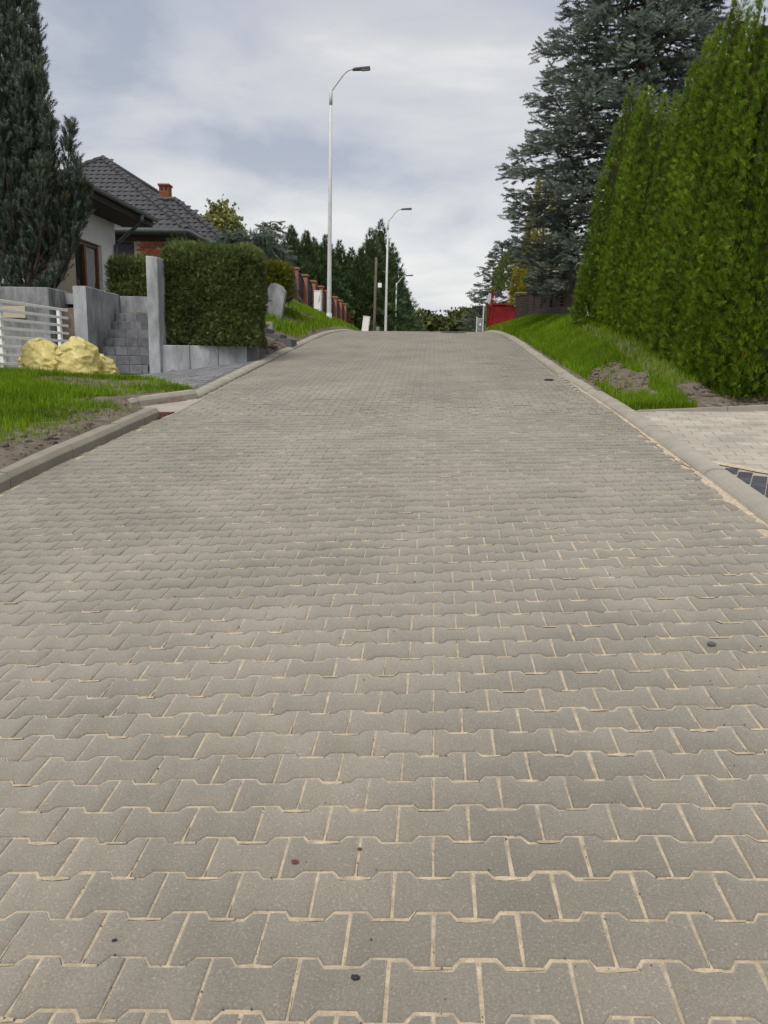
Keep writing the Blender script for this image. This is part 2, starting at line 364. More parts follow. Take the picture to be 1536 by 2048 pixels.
def build_ground():
    xs = np.unique(np.round(np.concatenate([-np.geomspace(12, 600, 26), np.arange(-12, 8, 0.16), np.geomspace(8, 600, 26),
         [-5.055, -5.065, -6.595, -6.605, -6.745, -6.755]]), 3))
    ys = np.unique(np.round(np.concatenate([np.arange(-30, 3, 3.0), np.arange(3, 32, 0.16), np.arange(32, 60, 1.0), np.geomspace(60, 690, 22), [8.94, 8.952, 8.985, 14.445, 14.455, 14.945, 14.955, 15.615, 15.625]]), 3))
    XX, YY = np.meshgrid(xs, ys); ZZ = G(XX, YY)
    clod = (fbm(XX*5, YY*5, 3)-0.5)*0.05+(fbm(XX*14, YY*14, 9)-0.5)*0.025
    offroad = (XX < XL(YY)-KW) | (XX > XR(YY)+KW)
    ZZ = ZZ+np.where(offroad & ~inpoly(XX, YY, WALK) & ~((XX > 2) & (YY < DRIVE_END+0.1)), clod, 0)
    V = np.stack([XX, YY, ZZ], -1).reshape(-1, 3); nx = len(xs)
    i, j = np.meshgrid(np.arange(len(ys)-1), np.arange(nx-1), indexing='ij'); a = (i*nx+j).ravel()
    F = np.stack([a, a+1, a+nx+1, a+nx], -1)
    o = mobj('ground', tri_mesh('ground', V, F, smooth=True), M_soil); struct(o)
build_ground()

# ---------------------------------------------------------------- paved road: sand bed + interlocking pavers
ROW, PITCH_X, ROW0, JX = 0.140, 0.200, 1.564, 0.047
def build_road():
    xs = np.linspace(-3.45, 2.25, 96); ys = np.concatenate([np.arange(0.4, 9, 0.05), np.arange(9, 34, 0.14), np.arange(34, 60, 0.5), np.geomspace(60, 300, 30)])
    XX, YY = np.meshgrid(xs, ys)
    XX = XX+np.where(XX < -3.1, XL(YY)+3.3, 0)*0+0
    lvl = 0.0045+0.004*(fbm(XX*9, YY*9, 21)-0.2)+np.interp(YY, [2, 4, 8], [0.0, 0.003, 0.0055])
    sandy = sstep(0.60, 0.75, fbm(XX*1.2+5, YY*1.2, 33))*sstep(-2.5, 1.5, XX)
    lvl = lvl*(1-0.55*sandy)
    ZZ = S(XX, YY)-np.clip(lvl, 0.0022, 0.012)-np.where(YY > 45, 0.0, 0.0)
    V = np.stack([XX, YY, ZZ], -1).reshape(-1, 3); nx = len(xs)
    i, j = np.meshgrid(np.arange(len(ys)-1), np.arange(nx-1), indexing='ij'); a = (i*nx+j).ravel()
    F = np.stack([a, a+1, a+nx+1, a+nx], -1)
    road = mobj('road', tri_mesh('road', V, F, smooth=True), M_sand); struct(road)
    # dog-bone paver outline
    g = 0.0078; gy = 0.0098
    L_, He, Hm, xa, xb = 0.1-g/2, 0.083-gy/2, 0.057-gy/2, 0.060, 0.041
    prof = np.array([(-L_, -He), (-xa, -He), (-xb, -Hm), (xb, -Hm), (xa, -He), (L_, -He), (L_, He), (xa, He), (xb, Hm), (-xb, Hm), (-xa, He), (-L_, He)])
    nrm = []
    for i in range(12):
        a, b, c = prof[i-1], prof[i], prof[(i+1) % 12]
        n1 = np.array([(b-a)[1], -(b-a)[0]]); n1 = n1/np.linalg.norm(n1); n2 = np.array([(c-b)[1], -(c-b)[0]]); n2 = n2/np.linalg.norm(n2)
        n = n1+n2; nrm.append(n/(1+n1@n2))
    nrm = np.array(nrm); inner = prof-nrm*0.0045; bot = prof+nrm*0.0006
    T = np.concatenate([np.c_[inner, np.zeros(12)], np.c_[prof, np.full(12, -0.0036)], np.c_[bot, np.full(12, -0.03)]])
    loops = list(range(12)); starts = [0]
    for r in (0, 12):
        for i in range(12):
            starts.append(len(loops)); loops += [r+i, r+12+i, r+12+(i+1) % 12, r+(i+1) % 12]
    loops = np.array(loops); starts = np.array(starts)
    # paver places
    pl = []
    for j in range(-6, 330):
        Y = ROW0+(j-1)*ROW
        if Y < 1.0 or Y > 31: continue
        off = JX+(0.1 if j % 2 else 0.0)
        for i in range(-20, 14):
            X = off+i*PITCH_X
            if X-0.04 < XL(Y)-0.05 or X+0.04 > XR(Y)+0.05: continue
            pl.append((X, Y))
    pl = np.array(pl); n = len(pl)
    jit = rng.normal(0, 1, (n, 6)); rnd = rng.random(n)
    hz = jit[:, 0]*0.0011+(fbm(pl[:, 0]*0.9, pl[:, 1]*0.9, 51)-0.5)*0.006
    rnd = np.clip(0.5+(rnd-0.5)*0.55+(fbm(pl[:, 0]*0.45, pl[:, 1]*0.45, 77)-0.5)*0.8, 0, 1)
    for (xa_, xb_, ya_, yb_, dv) in ((-0.5, 0.66, 10.2, 12.1, -0.30), (0.66, 1.9, 11.2, 12.3, -0.22), (-2.1, -0.8, 9.4, 10.5, -0.25), (-0.8, -0.5, 10.0, 10.9, 0.35), (0.66, 0.95, 10.6, 12.0, 0.30), (-2.5, -2.1, 9.6, 10.6, 0.3)):      # relaid patches of other batches
        rnd = np.where((pl[:, 0] > xa_) & (pl[:, 0] < xb_) & (pl[:, 1] > ya_) & (pl[:, 1] < yb_), np.clip(rnd+dv, 0, 1), rnd)
    X, Y = pl[:, 0]+jit[:, 1]*0.0008, pl[:, 1]+jit[:, 2]*0.0008
    e = 0.05
    tx = np.stack([np.full(n, 2*e), np.zeros(n), S(X+e, Y)-S(X-e, Y)], -1); tx /= np.linalg.norm(tx, axis=1)[:, None]
    ty = np.stack([np.zeros(n), np.full(n, 2*e), S(X, Y+e)-S(X, Y-e)], -1); ty /= np.linalg.norm(ty, axis=1)[:, None]
    tx[:, 2] += jit[:, 3]*0.008; ty[:, 2] += jit[:, 4]*0.008
    yaw = jit[:, 5]*0.004; tx[:, 1] += yaw; ty[:, 0] -= yaw
    tz = np.cross(tx, ty); tz /= np.linalg.norm(tz, axis=1)[:, None]
    O = np.stack([X, Y, S(X, Y)+hz], -1)
    # the 300 that show largest: nearest ones inside the view
    Rr = (O@RM.T); u = 768+FPX*Rr[:, 0]/Rr[:, 2]; v = 1024+FPX*Rr[:, 1]/Rr[:, 2]
    vis = (u > -60) & (u < 1596) & (v < 2090) & (Rr[:, 2] > 0)
    order = np.argsort(np.where(vis, Rr[:, 2], 1e9))[:300]
    mes = []
    for k in range(10):
        me = raw_mesh('paver', T, loops, starts, np.full(36, (k+0.5)/10)); me.materials.append(M_paver); mes.append(me)
    sel = np.zeros(n, bool); sel[order] = True
    for q in order:
        o = bpy.data.objects.new('paver', mes[min(9, int(rnd[q]*10))]); link(o, road)
        M = Matrix.Identity(4)
        for r in range(3): M[r][0], M[r][1], M[r][2], M[r][3] = tx[q, r], ty[q, r], tz[q, r], O[q, r]
        o.matrix_world = M
    r_ = np.where(~sel)[0]
    V = O[r_][:, None, :]+T[None, :, 0, None]*tx[r_][:, None, :]+T[None, :, 1, None]*ty[r_][:, None, :]+T[None, :, 2, None]*tz[r_][:, None, :]
    m = len(r_)
    lp = (loops[None, :]+(np.arange(m)*36)[:, None]).ravel(); st = (starts[None, :]+(np.arange(m)*len(loops))[:, None]).ravel()
    near = pl[r_, 1] < 9.0; l2 = loops[:12+48]; s2 = starts[:13]          # beyond 9 m the buried skirt is left off
    fl_ = np.concatenate([(loops[None, :]+(np.where(near)[0]*36)[:, None]).ravel(), (l2[None, :]+(np.where(~near)[0]*36)[:, None]).ravel()])
    nn_ = int(near.sum()); mf = int((~near).sum())
    fs_ = np.concatenate([(starts[None, :]+(np.arange(nn_)*len(loops))[:, None]).ravel(), (s2[None, :]+(np.arange(mf)*len(l2))[:, None]).ravel()+nn_*len(loops)])
    me = raw_mesh('distant_pavers', V.reshape(-1, 3), fl_, fs_, np.repeat(rnd[r_], 36))
    o = mobj('distant_pavers', me, M_paver, road); stuff(o)
    # sand swept into the bays where a cross joint meets a row joint
    rs = np.random.default_rng(314); V = []; F = []
    for X, Y in pl[(pl[:, 1] < 11.5)]:
        pr = np.interp(Y, [1, 2.6, 5, 11.5], [0.95, 0.75, 0.50, 0.25])*(0.55+0.45*sstep(-2.2, 0.6, X))*(0.55+0.9*float(fbm(X*0.8, Y*0.8, 91)))
        if rs.random() > pr: continue
        yc = Y+0.070; fl = rs.random() < 0.75
        # centre line of the bay above this paver: left slope, flat, right slope
        y0, y1 = 0.083-0.070, 0.057-0.070
        pts = [(-0.060, y0), (-0.043, y1), (-0.02, y1), (0.0, y1), (0.02, y1), (0.041, y1), (0.058, y0)]
        a, b = (rs.integers(0, 2), rs.integers(4, 6)) if fl else (rs.integers(1, 3), rs.integers(5, 7)); pts = pts[a:b+1]
        wmax = rs.uniform(0.0045, 0.0085)*np.interp(Y, [1, 3, 8], [0.8, 1.0, 1.25]); k0 = len(V); m = len(pts)
        for i, (dx, dy) in enumerate(pts):
            w = wmax*(0.25+0.75*math.sin(math.pi*(i+0.6)/(m+0.2)))*rs.uniform(0.75, 1.25)*(1.25 if (fl and i < m/2) else 1.0)
            px_, py_ = X+dx+rs.normal(0, 0.0012), yc+dy-0.001
            for s_, h in ((-1, -0.001), (-0.4, 0.0016), (0.4, 0.0014), (1, -0.001)): V.append((px_, py_+s_*w, float(S(px_, py_+s_*w))+h+0.0004))
        for i in range(m-1):
            for q in range(3): F.append((k0+i*4+q, k0+(i+1)*4+q, k0+(i+1)*4+q+1, k0+i*4+q+1))
        if rs.random() < 0.6:                                       # tail running up the cross joint
            L = rs.uniform(0.02, 0.09); k0 = len(V)
            for t in (0, 0.5, 1.0):
                for s_ in (-1, 0, 1): V.append((X+s_*wmax*0.7*(1-0.7*t), yc-0.012+L*t, float(S(X, yc-0.012+L*t))+(0.0012 if s_ == 0 else -0.001)))
            for i in range(2):
                for q in range(2): F.append((k0+i*3+q, k0+i*3+q+1, k0+(i+1)*3+q+1, k0+(i+1)*3+q))
    stuff(mobj('joint_sand', tri_mesh('joint_sand', np.array(V), np.array(F), smooth=True), M_sand, road))
    return road
road = build_road()

# ---------------------------------------------------------------- kerbs
def kerb_run(root, pts, side, kind, mat, stone=1.0):
    """pts: polyline of (X,Y); side -1 left of road, +1 right; stones butted with a small gap"""
    pts = [np.array(p, float) for p in pts]; segs = []
    for a, b in zip(pts[:-1], pts[1:]):
        n = max(1, int(round(np.linalg.norm(b-a)/stone)))
        for k in range(n): segs.append((a+(b-a)*k/n, a+(b-a)*(k+1)/n))
    for a, b in segs:
        d = (b-a)/np.linalg.norm(b-a); lat = np.array([d[1], -d[0], 0])*side
        a2, b2 = a+d*0.005, b-d*0.005
        jit = random.uniform(-0.005, 0.005)
        if kind == 'tall': prof = [(0, -0.2), (0, 0.075), (0.006, 0.085), (0.035, 0.118), (0.045, 0.122), (KW, 0.120), (KW+0.004, 0.112), (KW+0.004, -0.2)]
        elif kind == 'low': prof = [(0, -0.2), (0.0, 0.012), (0.012, 0.030), (0.035, 0.047), (0.065, 0.057), (0.09, 0.060), (KW, 0.058), (KW, -0.2)]
        else: prof = [(0, -0.2), (0, 0.10), (0.008, 0.106), (0.07, 0.106), (0.076, 0.10), (0.076, -0.2)]
        za, zb = float(S(a2[0], a2[1])), float(S(b2[0], b2[1]))
        prism('kerb_stone', prof, (*a2, za+jit), (*b2, zb+jit), lat, mat, root)
def build_kerbs():
    kl = empty('kerb_left', (-3.3, 6, 0)); struct(kl); kr = empty('kerb_right', (2.1, 6, 0)); struct(kr)
    kl.location = (0, 0, 0); kr.location = (0, 0, 0)
    ys = [-0.95, 0.05, 1.05, 2.05, 3.05, 4.05, 5.05, 6.02, 7.0, 7.98, 8.55]
    kerb_run(kl, [(XL(y), y) for y in ys], -1, 'tall', M_kerb_dark, 1.2)
    kerb_run(kl, [(XL(8.553), 8.553), (XL(8.95), 8.95)], -1, 'tall', M_kerb_dark, 1.2)
    # notch of the drain inlet
    kerb_run(kl, [(-3.98, 9.0), (-3.72, 9.72)], -1, 'tall', M_kerb, 1.4); kerb_run(kl, [(-3.72, 9.725), (-3.165, 10.40)], -1, 'tall', M_kerb, 1.4)
    kerb_run(kl, [(-3.36, 8.92), (-4.10, 8.95)], 1, 'edge', M_kerb, 1.2)
    ys = [10.40]+[11.38+0.98*k for k in range(24)]
    kerb_run(kl, [(XL(y), y) for y in ys], -1, 'low', M_kerb, 1.2)
    ys = [-0.97+0.99*k for k in range(36)]
    kerb_run(kr, [(XR(y), y) for y in ys], 1, 'low', M_kerb, 1.2)
    # edging of the light driveway, and a strip across the right verge
    for k in range(4):
        x0 = XR(8.95)+KW+0.02+k*1.0; x1 = x0+0.992
        z0, z1 = float(D(x0, 8.95)), float(D(x1, 8.95)); h0 = 0.006+0.05*min(1.6, k*0.8); h1 = 0.006+0.05*min(1.6, (k+1)*0.8)
        prism('kerb_stone', [(0, -0.2), (0, h0), (0.08, h0), (0.08, -0.2)], (x0, 8.95, z0), (x1, 8.95, z1+h1-h0), (0, 1, 0), M_kerb, kr)
    a, b = np.array([XR(22.3)+KW+0.01, 22.3]), np.array([3.2, 20.6])
    for k in range(2):
        p, q = a+(b-a)*k/2, a+(b-a)*((k+1)/2-0.004)
        prism('edging_stone', [(0, -0.3), (0, 0.05), (0.07, 0.05), (0.07, -0.3)], (*p, float(G(*p))), (*q, float(G(*q))), (0.6, 0.75, 0), M_kerb, kr)
    # pale edging between the lawn and the grey walkway
    e = [(-3.36, 10.89), (-4.95, 12.31), (-6.3, 13.0)]
    for p, q in zip(e[:-1], e[1:]):
        p, q = np.array(p), np.array(q); d = (q-p)/np.linalg.norm(q-p); m = int(round(np.linalg.norm(q-p)/0.9))
        for k in range(max(1, m)):
            a = p+(q-p)*k/m; b = p+(q-p)*(k+0.995)/m
            prism('edging_stone', [(0, -0.25), (0, 0.05), (0.06, 0.05), (0.06, -0.25)], (*a, float(W(*a))), (*b, float(W(*b))), (d[1], -d[0], 0), M_kerb, kl)
build_kerbs()

# ---------------------------------------------------------------- other paving, each stone a piece
def block_mesh(name, lx, ly, mat, n=6, t=0.05, bev=0.004):
    out = []
    for k in range(n):
        a, b = lx/2, ly/2
        V = [(-a+bev, -b+bev, 0), (a-bev, -b+bev, 0), (a-bev, b-bev, 0), (-a+bev, b-bev, 0), (-a, -b, -bev), (a, -b, -bev), (a, b, -bev), (-a, b, -bev), (-a, -b, -t), (a, -b, -t), (a, b, -t), (-a, b, -t)]
        F = [(0, 1, 2, 3)]+[(r+i, r+4+i, r+4+(i+1) % 4, r+(i+1) % 4) for r in (0, 4) for i in range(4)]
        me = bpy.data.meshes.new(name); me.from_pydata(V, [], F); me.update(); me.materials.append(mat)
        at = me.attributes.new('rnd', 'FLOAT', 'POINT'); at.data.foreach_set('value', np.full(12, (k+0.5)/n, dtype=np.float32)); out.append(me)
    return out
def surf_matrix(fun, X, Y, ang, dz=0.0, s=(1, 1, 1)):
    e = 0.05; c, s_ = math.cos(ang), math.sin(ang)
    def tan(dx, dy):
        v = Vector((dx, dy, float(fun(X+dx*e, Y+dy*e)-fun(X-dx*e, Y-dy*e))/(2*e))); return v.normalized()
    tx, ty = tan(c, s_), tan(-s_, c); tz = tx.cross(ty).normalized()
    M = Matrix.Identity(4); O = (X, Y, float(fun(X, Y))+dz)
    for r in range(3): M[r][0], M[r][1], M[r][2], M[r][3] = tx[r]*s[0], ty[r]*s[1], tz[r]*s[2], O[r]
    return M
def sheet(name, poly, fun, off, mat, step=0.12):
    P = np.array(poly); xs = np.arange(P[:, 0].min(), P[:, 0].max()+step, step); ys = np.arange(P[:, 1].min(), P[:, 1].max()+step, step)
    V = []; F = []; idx = {}
    def vid(i, j):
        if (i, j) not in idx:
            idx[(i, j)] = len(V); V.append((xs[i], ys[j], float(fun(xs[i], ys[j]))+off))
        return idx[(i, j)]
    for i in range(len(xs)-1):
        for j in range(len(ys)-1):
            if inpoly(np.array([(xs[i]+xs[i+1])/2]), np.array([(ys[j]+ys[j+1])/2]), poly)[0]: F.append((vid(i, j), vid(i+1, j), vid(i+1, j+1), vid(i, j+1)))
    return pyobj(name, V, F, mat, smooth=True)
def lay(root, poly, fun, meshes, lx, ly, gap, ang, origin, bond=0.5, name='paver', jit=0.002):
    c, s = math.cos(ang), math.sin(ang); cnt = 0
    for j in range(-60, 60):
        for i in range(-60, 60):
            u = (i+(bond if j % 2 else 0))*(lx+gap); v = j*(ly+gap)
            X, Y = origin[0]+c*u-s*v, origin[1]+s*u+c*v
            cs = [(X+c*a-s*b, Y+s*a+c*b) for a in (-lx*0.42, lx*0.42) for b in (-ly*0.4, ly*0.4)]
            if not inpoly(np.array([p[0] for p in cs]), np.array([p[1] for p in cs]), poly).all(): continue
            o = bpy.data.objects.new(name, random.choice(meshes)); link(o, root); o.matrix_world = surf_matrix(fun, X, Y, ang+random.gauss(0, 0.004), random.gauss(0, jit)); cnt += 1
    return cnt
def build_paths():
    w = struct(sheet('walkway', [(-3.28, 10.85), (-3.26, 17.2), (-3.66, 16.2), (-3.66, 14.84), (-5.12, 14.26), (-6.66, 14.26), (-6.4, 13.0), (-4.97, 12.28)], W, -0.008, M_walk))
    n1 = lay(w, WALK, W, block_mesh('paver', 0.196, 0.136, M_walk), 0.196, 0.136, 0.005, math.radians(8), (-4.5, 13))
    dr = [(XR(1.0)+KW-0.06, 1.0), (XR(8.9)+KW-0.06, 8.96), (5.2, 8.96), (5.2, 1.0)]
    s = struct(sheet('driveway', dr, D, -0.007, M_drive, 0.1))
    # boundary between dusty light blocks and dark basalt blocks
    light = [(XR(6.2)+KW-0.09, 6.38), (XR(8.9)+KW-0.09, 8.95), (5.0, 8.95), (5.0, 4.4), (3.4, 4.75)]
    dark = [(XR(1.5)+KW-0.09, 1.5), (XR(6.2)+KW-0.09, 6.30), (3.3, 4.68), (3.3, 1.5)]
    n2 = lay(s, light, D, block_mesh('paver', 0.192, 0.158, M_drive), 0.192, 0.158, 0.004, math.radians(-9), (3.0, 7.5), jit=0.001)
    n3 = lay(s, dark, D, block_mesh('paver', 0.189, 0.096, M_basalt), 0.189, 0.096, 0.007, math.radians(66), (2.5, 5.4), jit=0.001)
    print('path pieces', n1, n2, n3)
build_paths()
# sand floor of the inlet notch and the rusty plate in it
def build_notch():
    f = lambda X, Y: S(X, Y)+0.004
    o = sheet('drain_channel', [(-3.06, 8.92), (-4.04, 8.92), (-3.76, 9.8), (-3.06, 10.45)], f, 0.0, M_drive, 0.06); struct(o)
    h = []
    for x, y in ((312, 825), (349, 824.5), (317, 836.5)):
        r = ray(x, y); t = np.arange(4, 14, 0.004); p = t[:, None]*r; k = np.where(p[:, 2] < S(p[:, 0], p[:, 1])+0.012)[0][0]; h.append(p[k])
    h = np.array(h); V = [tuple(p+[0, 0, 0.006]) for p in h]+[tuple(p-[0, 0, 0.03]) for p in h]
    V = np.array(V); c = V[:3].mean(0)
    F = [(0, 1, 2), (0, 3, 4, 1), (1, 4, 5, 2), (2, 5, 3, 0)]
    root = empty('drain_cover', tuple(c)); tag(root, 'rust-brown plate lying in the notch of the left kerb', 'drain cover')
    pyobj('plate', V-c, F, M_rust, root)
    a, b, d = V[0]-c, V[1]-c, V[2]-c
    for t in (0.3, 0.6):
        p, q = a+(d-a)*t, b+(d-b)*t
        tube('rib', [p+[0, 0, 0.006], q+[0, 0, 0.006]], [0.006, 0.006], M_rust, root, 6)
build_notch()
# ---------------------------------------------------------------- left lot: stairs, concrete walls
FY = 14.2
def wall_poly(name, pts, thick_dir, z0s, z1s, mat, parent):
    """vertical slab: pts [(X,Y)] along its visible face, thickness vector thick_dir, bottoms z0s, tops z1s"""
    n = len(pts); V = []
    t = np.array([thick_dir[0], thick_dir[1], 0])
    for (x, y), a, b in zip(pts, z0s, z1s):
        p = np.array([x, y, 0.0]); V += [p+[0, 0, a], p+[0, 0, b], p+t+[0, 0, b], p+t+[0, 0, a]]
    F = []
    for i in range(n-1):
        for k in range(4): F.append((i*4+k, i*4+(k+1) % 4, (i+1)*4+(k+1) % 4, (i+1)*4+k))
    F += [(0, 1, 2, 3), tuple((n-1)*4+k for k in (3, 2, 1, 0))]
    me = bpy.data.meshes.new(name); me.from_pydata([tuple(map(float, v)) for v in V], [], F)
    bm = bmesh.new(); bm.from_mesh(me); bmesh.ops.recalc_face_normals(bm, faces=bm.faces[:])
    es = [e for e in bm.edges if len(e.link_faces) == 2 and e.calc_face_angle() > 0.5]
    bmesh.ops.bevel(bm, geom=es, offset=0.012, segments=1, affect='EDGES'); bm.to_mesh(me); bm.free(); me.update()
    return mobj(name, me, mat, parent)
def build_walls():
    # retaining wall left of the stairs: pillar face + flank receding along the stairs
    a = pxY(145, 571, FY); b = pxY(172, 572, FY); xr = b[0]
    back = pxX(239, 589, xr); zt = (a[2]+b[2])/2
    root = empty('retaining_wall', (xr, FY, -0.3)); tag(root, 'tall stained concrete retaining wall on the house side of the stone steps', 'wall')
    def off(o): o.location = (-xr, -FY, 0.3); return o
    off(wall_poly('wall_body', [(xr, FY), (xr, back[1])], (a[0]-xr, 0), [-0.6, 0.3], [zt, zt-0.03], M_concrete, root))
    off(box('wall_end', (a[0]+0.004, FY-0.012, -0.6), (xr-0.004, FY, zt-0.01), M_concrete_lt, root))
    # front wall over the low recess with the brown door
    fl = empty('garden_wall', (-8.3, FY+0.2, -0.3)); tag(fl, 'dark grey concrete garden wall behind the white railings', 'wall')
    zt2 = pxY(60, 574, FY+0.35)[2]; xc = pxY(97, 600, FY+0.35)[0]
    def off2(o): o.location = (8.3, -FY-0.2, 0.3); return o
    off2(wall_poly('wall_body', [(-12.5, FY+0.35), (xc, FY+0.35)], (0, 0.25), [-0.6, -0.6], [zt2, zt2], M_concrete, fl))
    off2(wall_poly('return_wall', [(xc, FY+0.6), (xc, FY+1.6)], (-0.2, 0), [-0.6, -0.6], [zt2, zt2-0.02], M_concrete, fl))
    zd = pxY(128, 608, FY+1.0)[2]
    off2(box('lintel', (xc+0.004, FY+1.0, zd), (a[0]-0.004, FY+1.25, zt2-0.05), M_concrete, fl))
    dm = empty('door', (0, 0, 0)); dm.parent = fl; dm.location = (8.3, -FY-0.2, 0.3)
    box('door_panel', (xc+0.02, FY+1.12, -0.5), (a[0]-0.02, FY+1.16, zd), M_dark_soffit, dm)
    k = -0.45
    while k < zd-0.1:
        box('board', (xc+0.03, FY+1.09, k), (a[0]-0.03, FY+1.12, min(zd-0.01, k+0.13)), M_dark_soffit, dm, 0.006); k += 0.15
    # beige sheet and grey box seen through the rails
    p = pxY(12, 612, FY+0.3); q = pxY(50, 636, FY+0.3)
    o = off2(box('beige_panel', (p[0]-0.5, FY+0.318, q[2]), (q[0], FY+0.346, p[2]), M_beige, fl, 0.004))
    # steps
    st = empty('stone_steps', (-5.9, FY, -0.32)); tag(st, 'flight of dark grey stone-block steps between concrete walls', 'steps')
    xl, xr2 = xr+0.006, pxY(292.5, 700, FY)[0]-0.002
    n = 7; r = (pxY(230, 626, FY+1.3)[2]-(-0.32))/n; tr = 0.2; mats = block_mesh
    ms = []
    for k in range(6):
        bm = bmesh.new(); bm_box(bm, (0, 0, 0), (0.238, 0.22, r-0.004), 0.006); me = bpy.data.meshes.new('block'); bm.to_mesh(me); bm.free()
        at = me.attributes.new('rnd', 'FLOAT', 'POINT'); at.data.foreach_set('value', np.full(len(me.vertices), (k+0.5)/6, dtype=np.float32)); me.materials.append(M_block); ms.append(me)
    for i in range(n):
        y0 = FY+0.06+i*tr; z0 = -0.32+i*r
        core = box('step', (xl+0.01, y0+0.05, -0.6 if i == 0 else z0-0.02), (xr2-0.01, y0+tr+0.3, z0+r-0.015), M_block, st); core.location = (5.9, -FY, 0.32)
        x = xl-random.uniform(0.0, 0.22)
        while x < xr2-0.01:
            lo, hi = max(x, xl), min(x+0.242, xr2)
            if hi-lo > 0.02:
                o = bpy.data.objects.new('block', random.choice(ms)); link(o, core)
                o.scale = ((hi-lo-0.004)/0.238, 1, 1); o.location = ((lo+hi)/2, y0+0.11, z0+r/2)
            x += 0.242
    yb = FY+0.06+n*tr
    bk = box('back_wall', (xl, yb+0.06, 0.3), (xr2+0.0, yb+0.25, pxY(265, 592, yb)[2]), M_concrete, st, 0.01); bk.location = (5.9, -FY, 0.32)
    # upright slab right of the steps, and low planter wall under the hedge
    c0, c1 = pxY(293, 512, FY), pxY(318, 513, FY)
    up = empty('concrete_slab', (c0[0], FY, -0.3)); tag(up, 'tall pale concrete slab between the stone steps and the hedge', 'wall')
    o = wall_poly('slab', [(c0[0], FY-0.05), (c1[0]-0.02, FY-0.05)], (0, 1.7), [-0.55, -0.55], [c0[2], c0[2]-0.02], M_concrete_lt, up); o.location = (-c0[0], -FY, 0.3)
    lw = empty('planter_wall', (-4.4, FY, -0.2)); tag(lw, 'low cracked concrete wall holding the soil under the clipped hedge', 'wall')
    A = pxY(321, 690, FY+0.04); B = pxY(494, 692, FY+0.55); Bq = pxY(519, 693, FY+0.62)
    o = wall_poly('wall_body', [(A[0], A[1]), (B[0], B[1])], (-0.05, 0.16), [-0.65, -0.3], [A[2], B[2]], M_concrete_lt, lw); o.location = (4.4, -FY, 0.2)
    o = wall_poly('end_block', [(B[0]+0.006, B[1]-0.01), (Bq[0], Bq[1])], (-0.04, 0.12), [-0.3, -0.2], [B[2]+0.01, Bq[2]+0.01], M_walk, lw); o.location = (4.4, -FY, 0.2)
    for t in (0.33, 0.66):                                       # cracks between cast sections
        p = A+(B-A)*t
        o = box('joint', (p[0]-0.004, p[1]-0.006, -0.28+0.15*t), (p[0]+0.004, p[1]+0.01, p[2]+0.001), M_dark_soffit, lw); o.location = (4.4, -FY, 0.2)
    return dict(xr=xr, slab=c1[0], A=A, B=B, yb=yb, xr2=xr2)
WL = build_walls()

def build_white_fence():
    P1 = pxY(134, 621, 14.05); X = P1[0]; N0 = pxX(0, 600, X); zt = P1[2]
    zb = pxX(0, 728, X)[2]; n = 8; p = (zt-zb)/(n-1)
    root = empty('white_railing', (X, 12.5, zb-0.12)); tag(root, 'white painted metal railing with horizontal bars behind the yellow bags', 'railing')
    def off(o): o.location = (-X, -12.5, -(zb-0.12)); return o
    for k in range(n): off(box('rail', (X-0.016, 9.8, zb+k*p-0.023), (X+0.016, P1[1], zb+k*p+0.023), M_white_paint, root, 0.004))
    for xx in (125, 8, -160):
        y = pxX(xx, 660, X)[1]
        off(box('post', (X-0.075, y-0.045, float(G(X, y))-0.05), (X-0.02, y+0.045, zt+0.0), M_white_paint, root, 0.004))
build_white_fence()

# ---------------------------------------------------------------- yellow bags
def bag_mat():
    m = bpy.data.materials.new('yellow_bag_film'); m.use_nodes = True; t = m.node_tree; L = t.links.new
    b = t.nodes['Principled BSDF']; b.inputs['Roughness'].default_value = 0.36; b.inputs['Specular IOR Level'].default_value = 0.6
    g = N(t, 'ShaderNodeNewGeometry'); n = N(t, 'ShaderNodeTexNoise'); n.inputs['Scale'].default_value = 7; n.inputs['Detail'].default_value = 4; n.inputs['Distortion'].default_value = 1.5
    L(g.outputs['Position'], n.inputs['Vector'])
    r = ramp(t, [(0.25, (0.68, 0.55, 0.16)), (0.45, (0.79, 0.68, 0.25)), (0.62, (0.83, 0.76, 0.37)), (0.8, (0.84, 0.80, 0.50))]); L(n.outputs[0], r.inputs[0]); L(r.outputs[0], b.inputs['Base Color'])
    tr = N(t, 'ShaderNodeBsdfTranslucent'); L(r.outputs[0], tr.inputs['Color']); ms = N(t, 'ShaderNodeMixShader'); ms.inputs[0].default_value = 0.38
    L(b.outputs[0], ms.inputs[1]); L(tr.outputs[0], ms.inputs[2]); L(ms.outputs[0], t.nodes['Material Output'].inputs[0])
    return m
M_bag = bag_mat()
